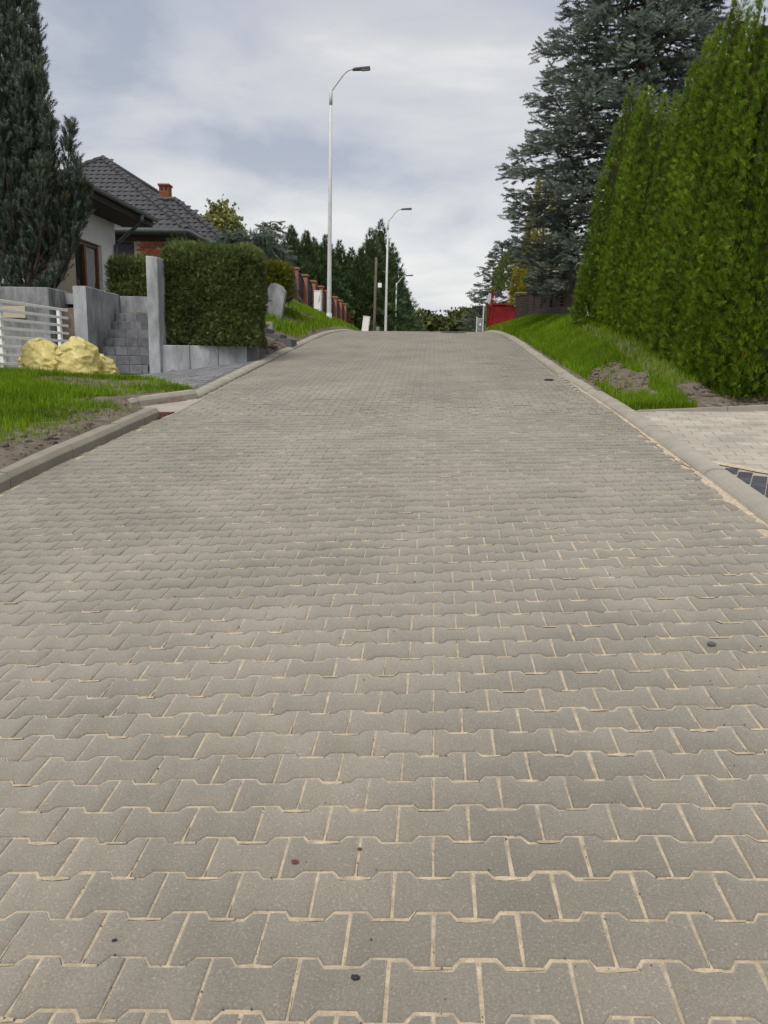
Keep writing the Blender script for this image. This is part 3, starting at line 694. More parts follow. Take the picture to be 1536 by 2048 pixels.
def make_bag(loc, w, d, h, seed, label, lean=0.0, top=0.62):
    """slack film sack: coarse crumpled cage, some edges creased sharp, then subdivided"""
    rs = np.random.default_rng(seed); nu, nv = 26, 15
    u = np.linspace(0, 2*np.pi, nu, endpoint=False); v = np.linspace(0, 1, nv)
    U, Vv = np.meshgrid(u, v); U = U+rs.normal(0, 0.07, U.shape)
    body = np.interp(Vv, [0, 0.05, 0.16, 0.32, 0.55, 0.75, 0.88, 0.95, 1.0], [0.80, 1.0, 1.05, 1.0, 0.90, 0.76, 0.58, 0.36, 0.04])
    cx, sx = np.cos(U), np.sin(U)
    lump = (fbm(cx*1.2+5+seed, sx*1.2+Vv*2.0, seed, 2)-0.5)*0.62
    ru = 0.5*body*(1+lump)*(1+rs.normal(0, 0.075, U.shape))
    sq = 1/np.power(np.abs(cx)**3+np.abs(sx)**3, 1/3.0); ru = ru*(0.55+0.45*sq)
    X = ru*cx*w+lean*w*Vv**1.5; Y = ru*sx*d
    Z = h*(Vv+rs.normal(0, 0.014, Vv.shape)*(Vv > 0.03)+0.26*(fbm(cx*1.4+9, sx*1.4+seed, seed+11)-0.5)*sstep(0.2, 0.9, Vv)); Z[0] = 0
    P = np.stack([X, Y, Z], -1).reshape(-1, 3)
    i, j = np.meshgrid(np.arange(nv-1), np.arange(nu), indexing='ij'); a = (i*nu+j).ravel(); b = (i*nu+(j+1) % nu).ravel()
    flip = rs.random(len(a)) < 0.5                                  # triangulate at random so folds run both ways
    F = np.concatenate([np.where(flip[:, None], np.stack([a, b, b+nu], -1), np.stack([a, b, a+nu], -1)), np.where(flip[:, None], np.stack([a, b+nu, a+nu], -1), np.stack([b, b+nu, a+nu], -1))])
    root = empty('rubbish_bag', loc); tag(root, label, 'rubbish bag', 'yellow bags left on the lawn')
    me = tri_mesh('bag_body', P, F, smooth=True); o = mobj('bag_body', me, M_bag, root)
    cr = me.attributes.new('crease_edge', 'FLOAT', 'EDGE'); ne = len(me.edges)
    cr.data.foreach_set('value', np.where(rs.random(ne) < 0.42, rs.uniform(0.5, 1.0, ne), 0.0).astype(np.float32))
    md = o.modifiers.new('film', 'SUBSURF'); md.levels = 2; md.render_levels = 2
    # gathered neck folded over on top of the bag
    zt = float(P[-nu:, 2].mean()); c = np.array([lean*w, 0, zt]); dr = np.array([math.cos(seed), math.sin(seed), 0])
    pts = [c-[0, 0, 0.04], c+[0, 0, 0.006], c+dr*0.035+[0, 0, 0.018], c+dr*0.09+[0, 0, -0.004], c+dr*0.14+[0, 0, -0.03]]
    V, F = tube_geo(pts, [0.045, 0.024, 0.022, 0.04, 0.012], 10); V = [v+rs.normal(0, 0.004, 3) for v in V]
    pyobj('neck', V, F, M_bag, root, smooth=True)
    return root
def build_bags():
    for (x, y, Y, w, d, h, sd, lab, lean) in (
        (92, 751, 12.5, 0.80, 0.60, 0.68, 4, 'widest yellow rubbish bag, leaning against the white railing', -0.03),
        (158, 757, 12.2, 0.72, 0.56, 0.66, 23, 'upright yellow rubbish bag between the other two yellow bags', 0.0),
        (203, 757, 12.6, 0.56, 0.48, 0.48, 31, 'smallest yellow rubbish bag, slumped beside the stone steps', -0.08)):
        p = pxY(x, y, Y); g = float(G(p[0], p[1]))
        make_bag((p[0], p[1], g-0.015), w, d, h, sd, lab, lean)
build_bags()

# ---------------------------------------------------------------- white rendered house
def build_white_house():
    X = -8.25
    cor = pxX(231, 500, X); Yc = cor[1]
    root = empty('white_house', (X, Yc, 0.9)); tag(root, 'white rendered house with brown tilted window behind the pine', 'house')
    def off(o): o.location = (-X, -Yc, -0.9); return o
    w0 = pxX(148, 472, X); w1 = pxX(203, 492, X); zt = (w0[2]+w1[2])/2; zb = zt-1.75
    ze = pxX(308, 442, X+0.85)[2]; Xg = X+0.85                                   # gutter line
    top = ze+0.25
    # wall with window opening: four panels butted
    off(box('wall', (X-0.35, w1[1], 0.6), (X, Yc, top), M_render, root))
    off(box('wall', (X-0.35, w0[1], zt), (X, w1[1]-0.002, top), M_render, root))
    off(box('wall', (X-0.35, w0[1], 0.6), (X, w1[1]-0.002, zb), M_render, root))
    off(box('wall', (X-0.35, 16.95, 0.6), (X, w0[1]-0.002, top), M_beige, root))
    off(box('wall', (X-7, Yc-0.3, 0.6), (X-0.352, Yc-0.002, top), M_render, root))
    off(box('wall', (X-7, 16.95, 0.6), (X-0.352, 17.2, top+0.3), M_render, root))
    wn = empty('window', (0, 0, 0)); wn.parent = root; wn.location = (-X, -Yc, -0.9)
    xi = X-0.14
    box('pane', (xi-0.03, w0[1], zb), (xi-0.02, w1[1], zt), M_dark_glass, wn)
    ym = w0[1]+(w1[1]-w0[1])*0.50
    box('frame', (xi-0.02, w0[1]+0.002, zt-0.09), (xi+0.05, w1[1]-0.004, zt-0.002), M_brown_frame, wn)
    box('frame', (xi-0.02, w0[1]+0.002, zb+0.002), (xi+0.05, w1[1]-0.004, zb+0.09), M_brown_frame, wn)
    for y in (w0[1]+0.045, ym, w1[1]-0.05): box('frame', (xi-0.02, y-0.045, zb+0.092), (xi+0.052, y+0.045, zt-0.092), M_brown_frame, wn)
    # right casement tilted open, with a curtain behind
    bm = bmesh.new(); hh = zt-zb-0.2; R = Matrix.Rotation(math.radians(-9), 3, 'Y')
    yA, yB = ym+0.06, w1[1]-0.10
    box('curtain', (xi-0.012, yA, zb+0.1), (xi-0.006, yB, zt-0.1), M_curtain, wn)
    for c, s in (((0, (yA+yB)/2, 0.04), (0.05, yB-yA, 0.08)), ((0, (yA+yB)/2, hh-0.04), (0.05, yB-yA, 0.08)), ((0, yA+0.03, hh/2), (0.05, 0.06, hh)), ((0, yB-0.03, hh/2), (0.05, 0.06, hh))):
        vs = bm_box(bm, c, s, 0.004)
    for v in bm.verts: q = R@Vector((v.co.x, 0, v.co.z)); v.co = Vector((q.x+xi+0.09, v.co.y, q.z+zb+0.1))
    bm_obj('casement', bm, M_brown_frame, wn)
    off(box('sill', (X-0.14, w0[1]-0.04, zb-0.035), (X+0.05, w1[1]+0.04, zb-0.004), M_gutter, root, 0.004))
    # roof: low pitch, eave along the street
    Ye = pxX(308, 442, Xg)[1]; pitch = math.tan(math.radians(21))
    V = []
    for y in (16.4, Ye):
        for x, z in ((Xg-0.02, ze+0.02), (X-4.5, ze+0.02+pitch*(Xg-X+4.48)), (X-4.5, ze-0.16+pitch*(Xg-X+4.48)), (Xg-0.02, ze-0.12)): V.append((x, y, z))
    F = [(0, 4, 5, 1), (1, 5, 6, 2), (2, 6, 7, 3), (3, 7, 4, 0), (0, 1, 2, 3), (7, 6, 5, 4)]
    roof = off(pyobj('roof', V, F, M_dark_soffit, root))
    # boarded soffit under the overhang and one purlin end
    box('soffit', (X+0.004, 16.4, ze-0.165), (Xg-0.03, Ye-0.01, ze-0.125), M_dark_soffit, roof)
    box('purlin', (X-0.30, Yc+0.002, ze-0.10), (X-0.12, Ye-0.02, ze+0.08), M_dark_soffit, roof)
    # half-round gutter and swan-neck downpipe
    n = 9; prof = [(0.065*math.cos(math.pi+math.pi*k/(n-1)), 0.065*math.sin(math.pi+math.pi*k/(n-1))) for k in range(n)]
    prof += [(0.073, 0.012), (0.058, 0.0)]+[(0.055*math.cos(-math.pi*k/(n-1)), 0.055*math.sin(-math.pi*k/(n-1))) for k in range(n)]
    off(prism('gutter', prof, (Xg+0.055, 16.4, ze+0.03), (Xg+0.055, Ye+0.03, ze+0.03), (1, 0, 0), M_gutter, root))
    a = np.array([Xg+0.055, Ye-0.75, ze-0.03]); e = np.array([X+0.06, Yc-0.12, ze-0.72])
    a = np.array(pxX(283, 432, Xg+0.055)); a[2] = ze-0.04
    pts = [a, a+[0, 0, -0.13], a+[-0.05, -0.05, -0.22], e+[0.07, 0.05, 0.10], e, e+[0, 0, -0.12], [X+0.06, Yc-0.12, 0.9]]
    o = tube('downpipe', pts, [0.045]*7, M_gutter, root, 12); off(o)
    for z in (2.2, 1.5): off(box('pipe_clip', (X, Yc-0.175, z-0.015), (X+0.115, Yc-0.065, z+0.015), M_gutter, root, 0.003))
    off(box('camera_bracket', (X, pxX(214, 430, X)[1]-0.03, pxX(214, 432, X)[2]-0.04), (X+0.05, pxX(214, 430, X)[1]+0.03, pxX(214, 432, X)[2]+0.04), M_lamp, root, 0.006))
build_white_house()

# ---------------------------------------------------------------- red brick house with hipped tile roof
def build_brick_house():
    cor = pxY(373, 461, 27.0); x1, y0, ze = cor[0], 27.0, cor[2]
    ap = None
    d = 4.79; t = 0.71; xa, ya, za = x1-d, y0+d, ze+d*t
    xl = xa-d
    root = empty('brick_house', ((x1+xl)/2, y0+3, 1.4)); tag(root, 'red brick house with dark grey hipped tile roof and brick chimney', 'house')
    O = np.array([(x1+xl)/2, y0+3, 1.4])
    def off(o): o.location = tuple(-O); return o
    M_roofdeck = M_tile
    yr = 38.0
    V = [(xl, y0, ze), (x1, y0, ze), (x1, yr+d, ze), (xl, yr+d, ze), (xa, ya, za), (xa, yr, za), (xl, y0, ze-0.12), (x1, y0, ze-0.12), (x1, yr+d, ze-0.12), (xl, yr+d, ze-0.12)]
    F = [(0, 1, 4), (1, 2, 5, 4), (2, 3, 5), (3, 0, 4, 5), (0, 6, 7, 1), (1, 7, 8, 2), (2, 8, 9, 3), (3, 9, 6, 0), (6, 9, 8, 7)]
    roof = off(pyobj('roof', V, F, M_tile, root))
    # wing
    wc = pxY(453, 478, 29.5); wx, wy = wc[0], 29.5; dw = 2.79; wax, way, waz = wx-dw, wy+dw, ze+dw*t
    V = [(x1-3.5, wy, ze-0.004), (wx, wy, ze-0.004), (wx, wy+2*dw, ze-0.004), (x1-3.5, wy+2*dw, ze-0.004), (wax, way, waz), (x1-3.5, way, waz), (x1-3.5, wy, ze-0.13), (wx, wy, ze-0.13), (wx, wy+2*dw, ze-0.13), (x1-3.5, wy+2*dw, ze-0.13)]
    F = [(0, 1, 4, 5), (1, 2, 4), (2, 3, 5, 4), (0, 6, 7, 1), (1, 7, 8, 2), (6, 9, 8, 7), (3, 0, 5)]
    wing = off(pyobj('wing_roof', V, F, M_tile, root))
    # tiles: curved pieces with a raised lower lip
    tw, tl = 0.245, 0.367
    def tile_me(rv):
        V = []; nx = 5
        for y, z in ((0, 0.034), (tl*1.04, 0.006)):
            for k in range(nx):
                a = k/(nx-1); V.append(((a-0.5)*tw*0.985, y, z+0.030*math.sin(math.pi*a)**1.2))
        for k in range(nx): a = k/(nx-1); V.append(((a-0.5)*tw*0.985, 0.0, -0.004))
        F = [(k, k+1, nx+k+1, nx+k) for k in range(nx-1)]+[(2*nx+k, 2*nx+k+1, k+1, k) for k in range(nx-1)]
        me = bpy.data.meshes.new('tile'); me.from_pydata(V, [], F); me.update(); me.materials.append(M_tile)
        at = me.attributes.new('rnd', 'FLOAT', 'POINT'); at.data.foreach_set('value', np.full(len(V), rv, dtype=np.float32)); return me
    tms = [tile_me((k+0.5)/6) for k in range(6)]
    nrm = math.sqrt(1+t*t)
    def lay_tiles(par, origin, ex, ey, rows, span, keep):
        """origin: eave start; ex along the eave, ey horizontal inward direction"""
        ex, ey = Vector(ex), Vector(ey); up = (ey*1.0+Vector((0, 0, t)))/nrm; nz = ex.cross(up); rest = []
        for j in range(rows):
            s = j*tl*0.985
            lo, hi = span(s/nrm)
            x = lo+(tw/2 if j % 2 else 0.02)
            while x < hi-tw*0.4:
                p = Vector(origin)+ex*(x+tw/2)+up*s+nz*0.006
                M = Matrix.Identity(4)
                for r in range(3): M[r][0], M[r][1], M[r][2], M[r][3] = ex[r], up[r], nz[r], p[r]
                if keep(x+tw/2, s):
                    o = bpy.data.objects.new('tile', random.choice(tms)); link(o, par); o.matrix_local = M
                else: rest.append(M)
                x += tw
        return rest
    rest = lay_tiles(roof, (xl, y0, ze), (1, 0, 0), (0, 1, 0), 16, lambda h: (h, 2*d-h), lambda x, s: xl+x > -15.4)
    rest += lay_tiles(roof, (x1, y0, ze), (0, 1, 0), (-1, 0, 0), 16, lambda h: (h, 8.0), lambda x, s: False)
    rest2 = lay_tiles(wing, (x1-2.6, wy, ze), (1, 0, 0), (0, 1, 0), 9, lambda h: (max(0.0, 0.2), wx-(x1-2.6)-h), lambda x, s: True)
    rest2 += lay_tiles(wing, (wx, wy, ze), (0, 1, 0), (-1, 0, 0), 9, lambda h: (h, 2*dw-h), lambda x, s: False)
    for par, rs in ((roof, rest), (wing, rest2)):
        src = tms[2]; v = np.array([p.co[:] for p in src.vertices]); f = np.array([p.vertices[:] for p in src.polygons])
        Vs = np.concatenate([v@np.array(M.to_3x3()).T+np.array(M.translation) for M in rs]); Fs = np.concatenate([f+i*len(v) for i in range(len(rs))])
        stuff(mobj('distant_tiles', tri_mesh('distant_tiles', Vs, Fs, np.repeat(rng.random(len(rs)), len(v))), M_tile, par))
    # hip caps: short overlapping half-round tiles
    def caps(par, a, b, r=0.12):
        a, b = np.array(a, float), np.array(b, float); L = np.linalg.norm(b-a); n = int(L/0.36)
        for k in range(n):
            p, q = a+(b-a)*k/n, a+(b-a)*min(1, (k+1.12)/n)
            V, F = tube_geo([p+[0, 0, 0.03], q+[0, 0, 0.015]], [r, r*0.86], 8, True); pyobj('hip_tile', V, F, M_tile, par, smooth=False)
    caps(roof, (x1, y0, ze), (xa, ya, za)); caps(roof, (xl+2.2, y0+2.2, ze+2.2*t), (xa, ya, za)); caps(roof, (xa, ya, za), (xa, yr, za))
    caps(wing, (wx, wy, ze), (wax, way, waz)); caps(wing, (wax, way, waz), (wax-1.0, way, waz))
    # gutters
    for a, b in (((xl, y0-0.05, ze-0.02), (x1+0.05, y0-0.05, ze-0.02)), ((x1+0.05, y0, ze-0.02), (x1+0.05, wy, ze-0.02)), ((x1+0.1, wy-0.05, ze-0.03), (wx+0.05, wy-0.05, ze-0.03))):
        V, F = tube_geo([a, b], [0.07, 0.07], 10); off(pyobj('gutter', V, F, M_gutter, root, smooth=True))
    # walls, bricks in the part that shows
    yw = y0+0.5
    off(box('wall', (xl+0.5, yw, 1.0), (x1-0.5, yw+0.3, ze-0.1), M_mortar, root))
    off(box('wall', (x1-0.8, yw+0.302, 1.0), (x1-0.5, yr+d-0.5, ze-0.1), M_brick, root))
    off(box('wall', (x1-0.498, wy+0.5, 1.0), (wx-0.5, wy+5, ze-0.14), M_brick, root))
    off(box('fascia', (xl+0.5, yw-0.06, ze-0.30), (x1-0.5, yw-0.03, ze-0.125), M_dark_soffit, root))
    wl, wr = pxY(228, 490, yw), pxY(268, 490, yw); wz1, wz0 = pxY(250, 483, yw)[2], pxY(250, 535, yw)[2]
    win = empty('window', (0, 0, 0)); win.parent = root; win.location = tuple(-O)
    box('dark_panel', (wl[0]-0.6, yw-0.008, wz0), (wr[0]-0.042, yw-0.001, wz1-0.10), M_iron, win)  # opaque dark panel added in place of glass so no sky reflects
    box('panel_head', (wl[0]-0.6, yw-0.02, wz1-0.098), (wr[0]-0.002, yw-0.003, wz1), M_dark_soffit, win)
    box('frame', (wr[0]-0.04, yw-0.02, wz0), (wr[0]-0.002, yw-0.003, wz1-0.1), M_iron, win)
    bl, bh = 0.245, 0.066; bms = []
    for k in range(6):
        V = [(-bl/2, 0, -bh/2), (bl/2, 0, -bh/2), (bl/2, 0, bh/2), (-bl/2, 0, bh/2), (-bl/2, 0.03, -bh/2), (bl/2, 0.03, -bh/2), (bl/2, 0.03, bh/2), (-bl/2, 0.03, bh/2)]
        me = bpy.data.meshes.new('brick'); me.from_pydata(V, [], [(0, 1, 2, 3), (0, 4, 5, 1), (1, 5, 6, 2), (2, 6, 7, 3), (3, 7, 4, 0)]); me.update(); me.materials.append(M_brick)
        at = me.attributes.new('rnd', 'FLOAT', 'POINT'); at.data.foreach_set('value', np.full(8, (k+0.5)/6, dtype=np.float32)); bms.append(me)
    z = wz0-0.02; j = 0
    while z < ze-0.32:
        x = pxY(236, 490, yw)[0]-0.5+(0.13 if j % 2 else 0)
        while x < x1-0.6:
            if not (wl[0]-0.65 < x < wr[0]+0.13 and z < wz1+0.04):
                o = bpy.data.objects.new('brick', random.choice(bms)); link(o, root); o.location = tuple(np.array([x, yw-0.022, z])-O)
            x += 0.258
        z += 0.078; j += 1
    # soldier course under the eave
    # chimney
    c = pxY(331, 390, 33.0); cz = pxY(331, 374, 33.0)[2]
    ch = off(box('chimney', (c[0]-0.2, 32.8, 5.2), (c[0]+0.2, 33.2, cz), M_brick, root))
    box('cap', (c[0]-0.24, 32.76, cz+0.002), (c[0]+0.24, 33.24, cz+0.09), M_brick, ch, 0.01)
    for s in (-1, 1): box('flue', (c[0]+s*0.09-0.05, 32.795, cz-0.16), (c[0]+s*0.09+0.05, 32.805, cz-0.04), M_dark_soffit, ch)
    # wing dormer light
build_brick_house()
# ---------------------------------------------------------------- street lamps
def make_lamp(h, name_label):
    root = empty('street_lamp', (0, 0, 0)); tag(root, name_label, 'street lamp', 'galvanised lamps along the left kerb')
    tube('pole', [(0, 0, -0.3), (0, 0, 0.0), (0, 0, h*0.5), (0, 0, h-0.25)], [0.085, 0.084, 0.066, 0.048], M_galv, root, 14)
    tube('sleeve', [(0, 0, h-0.55), (0, 0, h)], [0.058, 0.056], M_galv, root, 12)
    for k in range(2):
        o = tube('bolt', [(0.05, 0, h-0.45+k*0.3), (0.085, 0, h-0.45+k*0.3)], [0.012, 0.012], M_galv, root, 6)
    tube('arm', [(0.0, 0, h-0.12), (0.06, 0, h-0.04), (0.44, 0, h+0.44), (0.54, 0, h+0.53), (0.68, 0, h+0.59), (0.86, 0, h+0.61)], [0.034, 0.034, 0.03, 0.03, 0.028, 0.028], M_galv, root, 10)
    bm = bmesh.new(); vs = bm_box(bm, (0, 0, 0), (0.56, 0.24, 0.085), 0.02)
    for v in bm.verts:
        if v.co.x < -0.1: v.co.y *= 0.62; v.co.z = v.co.z*0.9
        v.co.z += 0.06*v.co.x
    hd = bm_obj('lamp_head', bm, M_lamp, root); hd.location = (1.08, 0, h+0.615)
    b2 = box('lens', (-0.02, -0.095, -0.052), (0.25, 0.095, -0.044), M_lens, hd); b2.rotation_euler = (0, -0.06, 0)
    tube('coupling', [(-0.33, 0, -0.03), (-0.22, 0, -0.02)], [0.045, 0.05], M_lamp, hd, 10)
    box('hatch', (-0.7, -0.0, 0.5), (-0.7+0.001, 0.001, 0.501), M_galv, hd) if False else None
    o = box('service_door', (-0.045, -0.092, 0.6), (0.045, -0.078, 0.95), M_galv, root, 0.004)
    o2 = tube('base_collar', [(0, 0, -0.3), (0, 0, 0.06)], [0.11, 0.10], M_galv, root, 14)
    return root
def build_lamps():
    Y = 29.0; t = pxY(662, 176, Y); b = pxY(658, 630, Y); H = t[2]-b[2]; x = (t[0]+b[0])/2
    src = make_lamp(H, 'tall galvanised street lamp standing alone on the grass bank by the fence'); src.location = (x, Y, b[2])
    spec = [(776, 440, 47.0, 'galvanised street lamp just beyond the crest beside the wooden pole'),
            (793, 566, 66.0, 'galvanised street lamp in front of the dark conifers past the crest'),
            (806, 612, 97.0, 'far street lamp with only its arm showing past the conifer hedge'),
            (837, 649, 165.0, 'farthest street lamp by the broadleaf trees down the road')]
    for px_, py_, Y2, lab in spec:
        p = pxY(px_, py_, Y2); c = copy_tree(src); c.location = (p[0], Y2, p[2]-H); c['label'] = lab
        g = float(G(p[0], Y2))
        if p[2]-H > g: 
            for ch in c.children:
                if ch.name.startswith('base_collar'): ch.scale = (1, 1, 1+(p[2]-H-g+0.2)/0.36); ch.location = (0, 0, -(p[2]-H-g+0.2)*0.17)
build_lamps()

# ---------------------------------------------------------------- wooden pole with small white lamp
def build_pole():
    Y = 50.0; t = pxY(752, 515, Y); b = pxY(748, 652, Y)
    g = float(G(b[0], Y)); root = empty('wooden_pole', (b[0], Y, g)); tag(root, 'weathered wooden utility pole with small white floodlight before the conifers', 'utility pole')
    tube('pole', [(0, 0, -0.4), (0.02, 0, 1.8), (t[0]-b[0]+0.02, 0, t[2]-g)], [0.095, 0.085, 0.07], M_wood_pole, root, 10)
    box('concrete_foot', (0.12, -0.12, -0.3), (0.34, 0.10, 1.2), M_concrete, root, 0.02)
    f = pxY(758, 571, Y); z = f[2]-g
    box('floodlight', (0.20, -0.14, z-0.14), (0.44, 0.0, z+0.14), M_white_paint, root, 0.02)
    tube('bracket', [(0.05, 0, z), (0.22, -0.05, z)], [0.025, 0.025], M_iron, root, 6)
build_pole()

# ---------------------------------------------------------------- brick-post fence on the left bank
def brick_tex(name, col, mort, scale):
    m = bpy.data.materials.new(name); m.use_nodes = True; t = m.node_tree; L = t.links.new; b = t.nodes['Principled BSDF']; b.inputs['Roughness'].default_value = 0.85
    tc = N(t, 'ShaderNodeTexCoord'); mp = N(t, 'ShaderNodeMapping'); mp.inputs['Rotation'].default_value = (math.pi/2, 0, 0); L(tc.outputs['Object'], mp.inputs[0])
    br = N(t, 'ShaderNodeTexBrick'); br.inputs['Scale'].default_value = 1.0; br.inputs['Brick Width'].default_value = 0.25; br.inputs['Row Height'].default_value = 0.075; br.inputs['Mortar Size'].default_value = 0.008
    br.inputs['Color1'].default_value = (*col, 1); br.inputs['Color2'].default_value = (col[0]*0.75, col[1]*0.7, col[2]*0.7, 1); br.inputs['Mortar'].default_value = (*mort, 1)
    L(mp.outputs[0], br.inputs['Vector']); L(br.outputs[0], b.inputs['Base Color'])
    return m
M_brickface = brick_tex('brick_face', (0.36, 0.115, 0.06), (0.30, 0.20, 0.15), 1)
def build_left_fence():
    xs_px = [563, 589, 608, 625, 640, 653, 668.5, 679, 688]
    tops = [516, 535, 549, 561, 572, 581, 593, 600, 607]
    X = -6.6
    root = empty('brick_fence', (X, 32, 2.2)); tag(root, 'red brick post fence with arched dark panels on the grass bank', 'fence')
    O = np.array([X, 32, 2.2]); posts = []
    for x, y in zip(xs_px, tops):
        p = pxX(x, y, X); posts.append(p)
    def off(o): o.location = tuple(-O); return o
    for i, p in enumerate(posts):
        g = float(G(X, p[1])); w = 0.17 if i else 0.20; pt = p[2]-0.10
        o = off(box('post', (X-w, p[1]-w, g-0.3), (X+w, p[1]+w, pt), M_brickface, root))
        box('cap', (X-w-0.06, p[1]-w-0.06, pt+0.002), (X+w+0.06, p[1]+w+0.06, pt+0.10), M_brickface, o, 0.012)
        if i:
            q = posts[i-1]; y0, y1 = q[1]+0.2, p[1]-0.2
            g0, g1 = float(G(X, y0)), float(G(X, y1)); n = 10
            b0 = max(g0, g1-0.2)+0.25
            off(wall_poly('plinth', [(X+0.1, y0-0.02), (X+0.1, y1+0.02)], (-0.2, 0), [g0-0.3, g1-0.3], [g0+0.35, g1+0.35], M_brickface, root))
            pn = off(bpy.data.objects.new('panel', None)); C.objects.link(pn); pn.parent = root; pn.location = tuple(-O)
            # arched panel of upright pickets on a dark backing sheet
            V = []; F = []
            zt = min(q[2], p[2])-0.42
            ar = [0.30*(1-(2*k/n-1)**2) for k in range(n+1)]
            for side in (0.0, -0.02):
                for k in range(n+1):
                    y = y0+(y1-y0)*k/n; gk = g0+(g1-g0)*k/n
                    V += [(X+side, y, gk+0.34), (X+side, y, zt+ar[k])]
            m = 2*(n+1)
            for k in range(n):
                a = 2*k; F += [(a, a+2, a+3, a+1), (m+a, m+a+1, m+a+3, m+a+2), (a+1, a+3, m+a+3, m+a+1), (a, m+a, m+a+2, a+2)]
            F += [(0, 1, m+1, m), (m-2, 2*m-2, 2*m-1, m-1)]
            pyobj('backing', V, F, M_iron, pn)
            pts = [(X+0.03, y0+(y1-y0)*k/n, zt+ar[k]) for k in range(n+1)]
            tube('top_rail', pts, [0.025]*(n+1), M_iron, pn, 6)
            for k in range(1, n):
                y = y0+(y1-y0)*k/n; tube('picket', [(X+0.02, y, g0+(g1-g0)*k/n+0.34), (X+0.02, y, zt+ar[k]+0.03)], [0.012, 0.012], M_iron, pn, 5)
    # lower end: arched gate and three low posts
    gt = empty('arched_gate', (0, 0, 0)); p = pxX(700, 626, X); q = pxX(707, 620, X)
    gt.location = (X, p[1], float(G(X, p[1]))); tag(gt, 'low arched wrought-iron gate at the far end of the brick fence', 'gate')
    zt = p[2]-gt.location[2]; L_ = 3.6
    arc = [(0, L_*k/12, zt-0.1+0.5*math.sin(math.pi*k/12)) for k in range(13)]; tube('arch_rail', arc, [0.03]*13, M_wood_pole, gt, 6)
    tube('bottom_rail', [(0, 0, 0.2), (0, L_, 0.2)], [0.025]*2, M_iron, gt, 6)
    for k in range(0, 13, 1): tube('bar', [(0, L_*k/12, 0.1), (0, L_*k/12, arc[k][2])], [0.015]*2, M_iron, gt, 5)
    for i, (x, y) in enumerate(((701, 621), (707.5, 625), (712.5, 628), (718, 626))):
        p = pxX(x, y, X+0.25); g = float(G(X+0.25, p[1])); r = empty('brick_post', (X+0.25, p[1], g))
        lab = ['stout red brick gate post, broadest of the low posts', 'second low brick post beyond the arched gate', 'third low brick post beyond the arched gate', 'slim last brick post beside the far white cabinet'][i]
        tag(r, lab, 'post', 'low brick posts at the end of the fence'); w = [0.28, 0.2, 0.2, 0.12][i]; h = p[2]-g
        box('shaft', (-w, -w, -0.3), (w, w, h-0.1), M_brickface, r); box('cap', (-w-0.05, -w-0.05, h-0.098), (w+0.05, w+0.05, h), M_brickface, r, 0.01)
build_left_fence()

def build_cabinets():
    for (x0, x1, yt, yb, Y, lab, mark) in ((628.5, 642, 581, 613, 34.0, 'white electric cabinet with a dark mark beside the brick fence', True), (721.5, 734, 632, 648, 36.5, 'white cabinet tilted on the grass near the wooden pole', False)):
        a, b = pxY(x0, yt, Y), pxY(x1, yb, Y); g = float(G(b[0], Y)); zb = min(b[2], g)-0.15
        r = empty('utility_cabinet', ((a[0]+b[0])/2, Y, zb)); tag(r, lab, 'cabinet')
        w = (b[0]-a[0])/2; h = a[2]-zb
        box('cabinet_body', (-w, -0.1, 0), (w, 0.25, h-0.03), M_white_paint, r, 0.012); box('lid', (-w-0.02, -0.12, h-0.028), (w+0.02, 0.27, h), M_white_paint, r, 0.008)
        box('door', (-w+0.02, -0.112, h*0.35), (w-0.02, -0.101, h-0.06), M_white_paint, r, 0.003)
        if mark:
            V = [(w*0.35, -0.116, h*0.55), (w*0.62, -0.116, h*0.62), (w*0.72, -0.116, h*0.86), (w*0.5, -0.116, h*0.72)]; pyobj('scrape', V+[(v[0], -0.1125, v[2]) for v in V], [(0, 1, 2, 3), (7, 6, 5, 4), (0, 4, 5, 1), (1, 5, 6, 2), (2, 6, 7, 3), (3, 7, 4, 0)], M_iron, r)
        else: r.rotation_euler = (0, math.radians(6), 0)
build_cabinets()

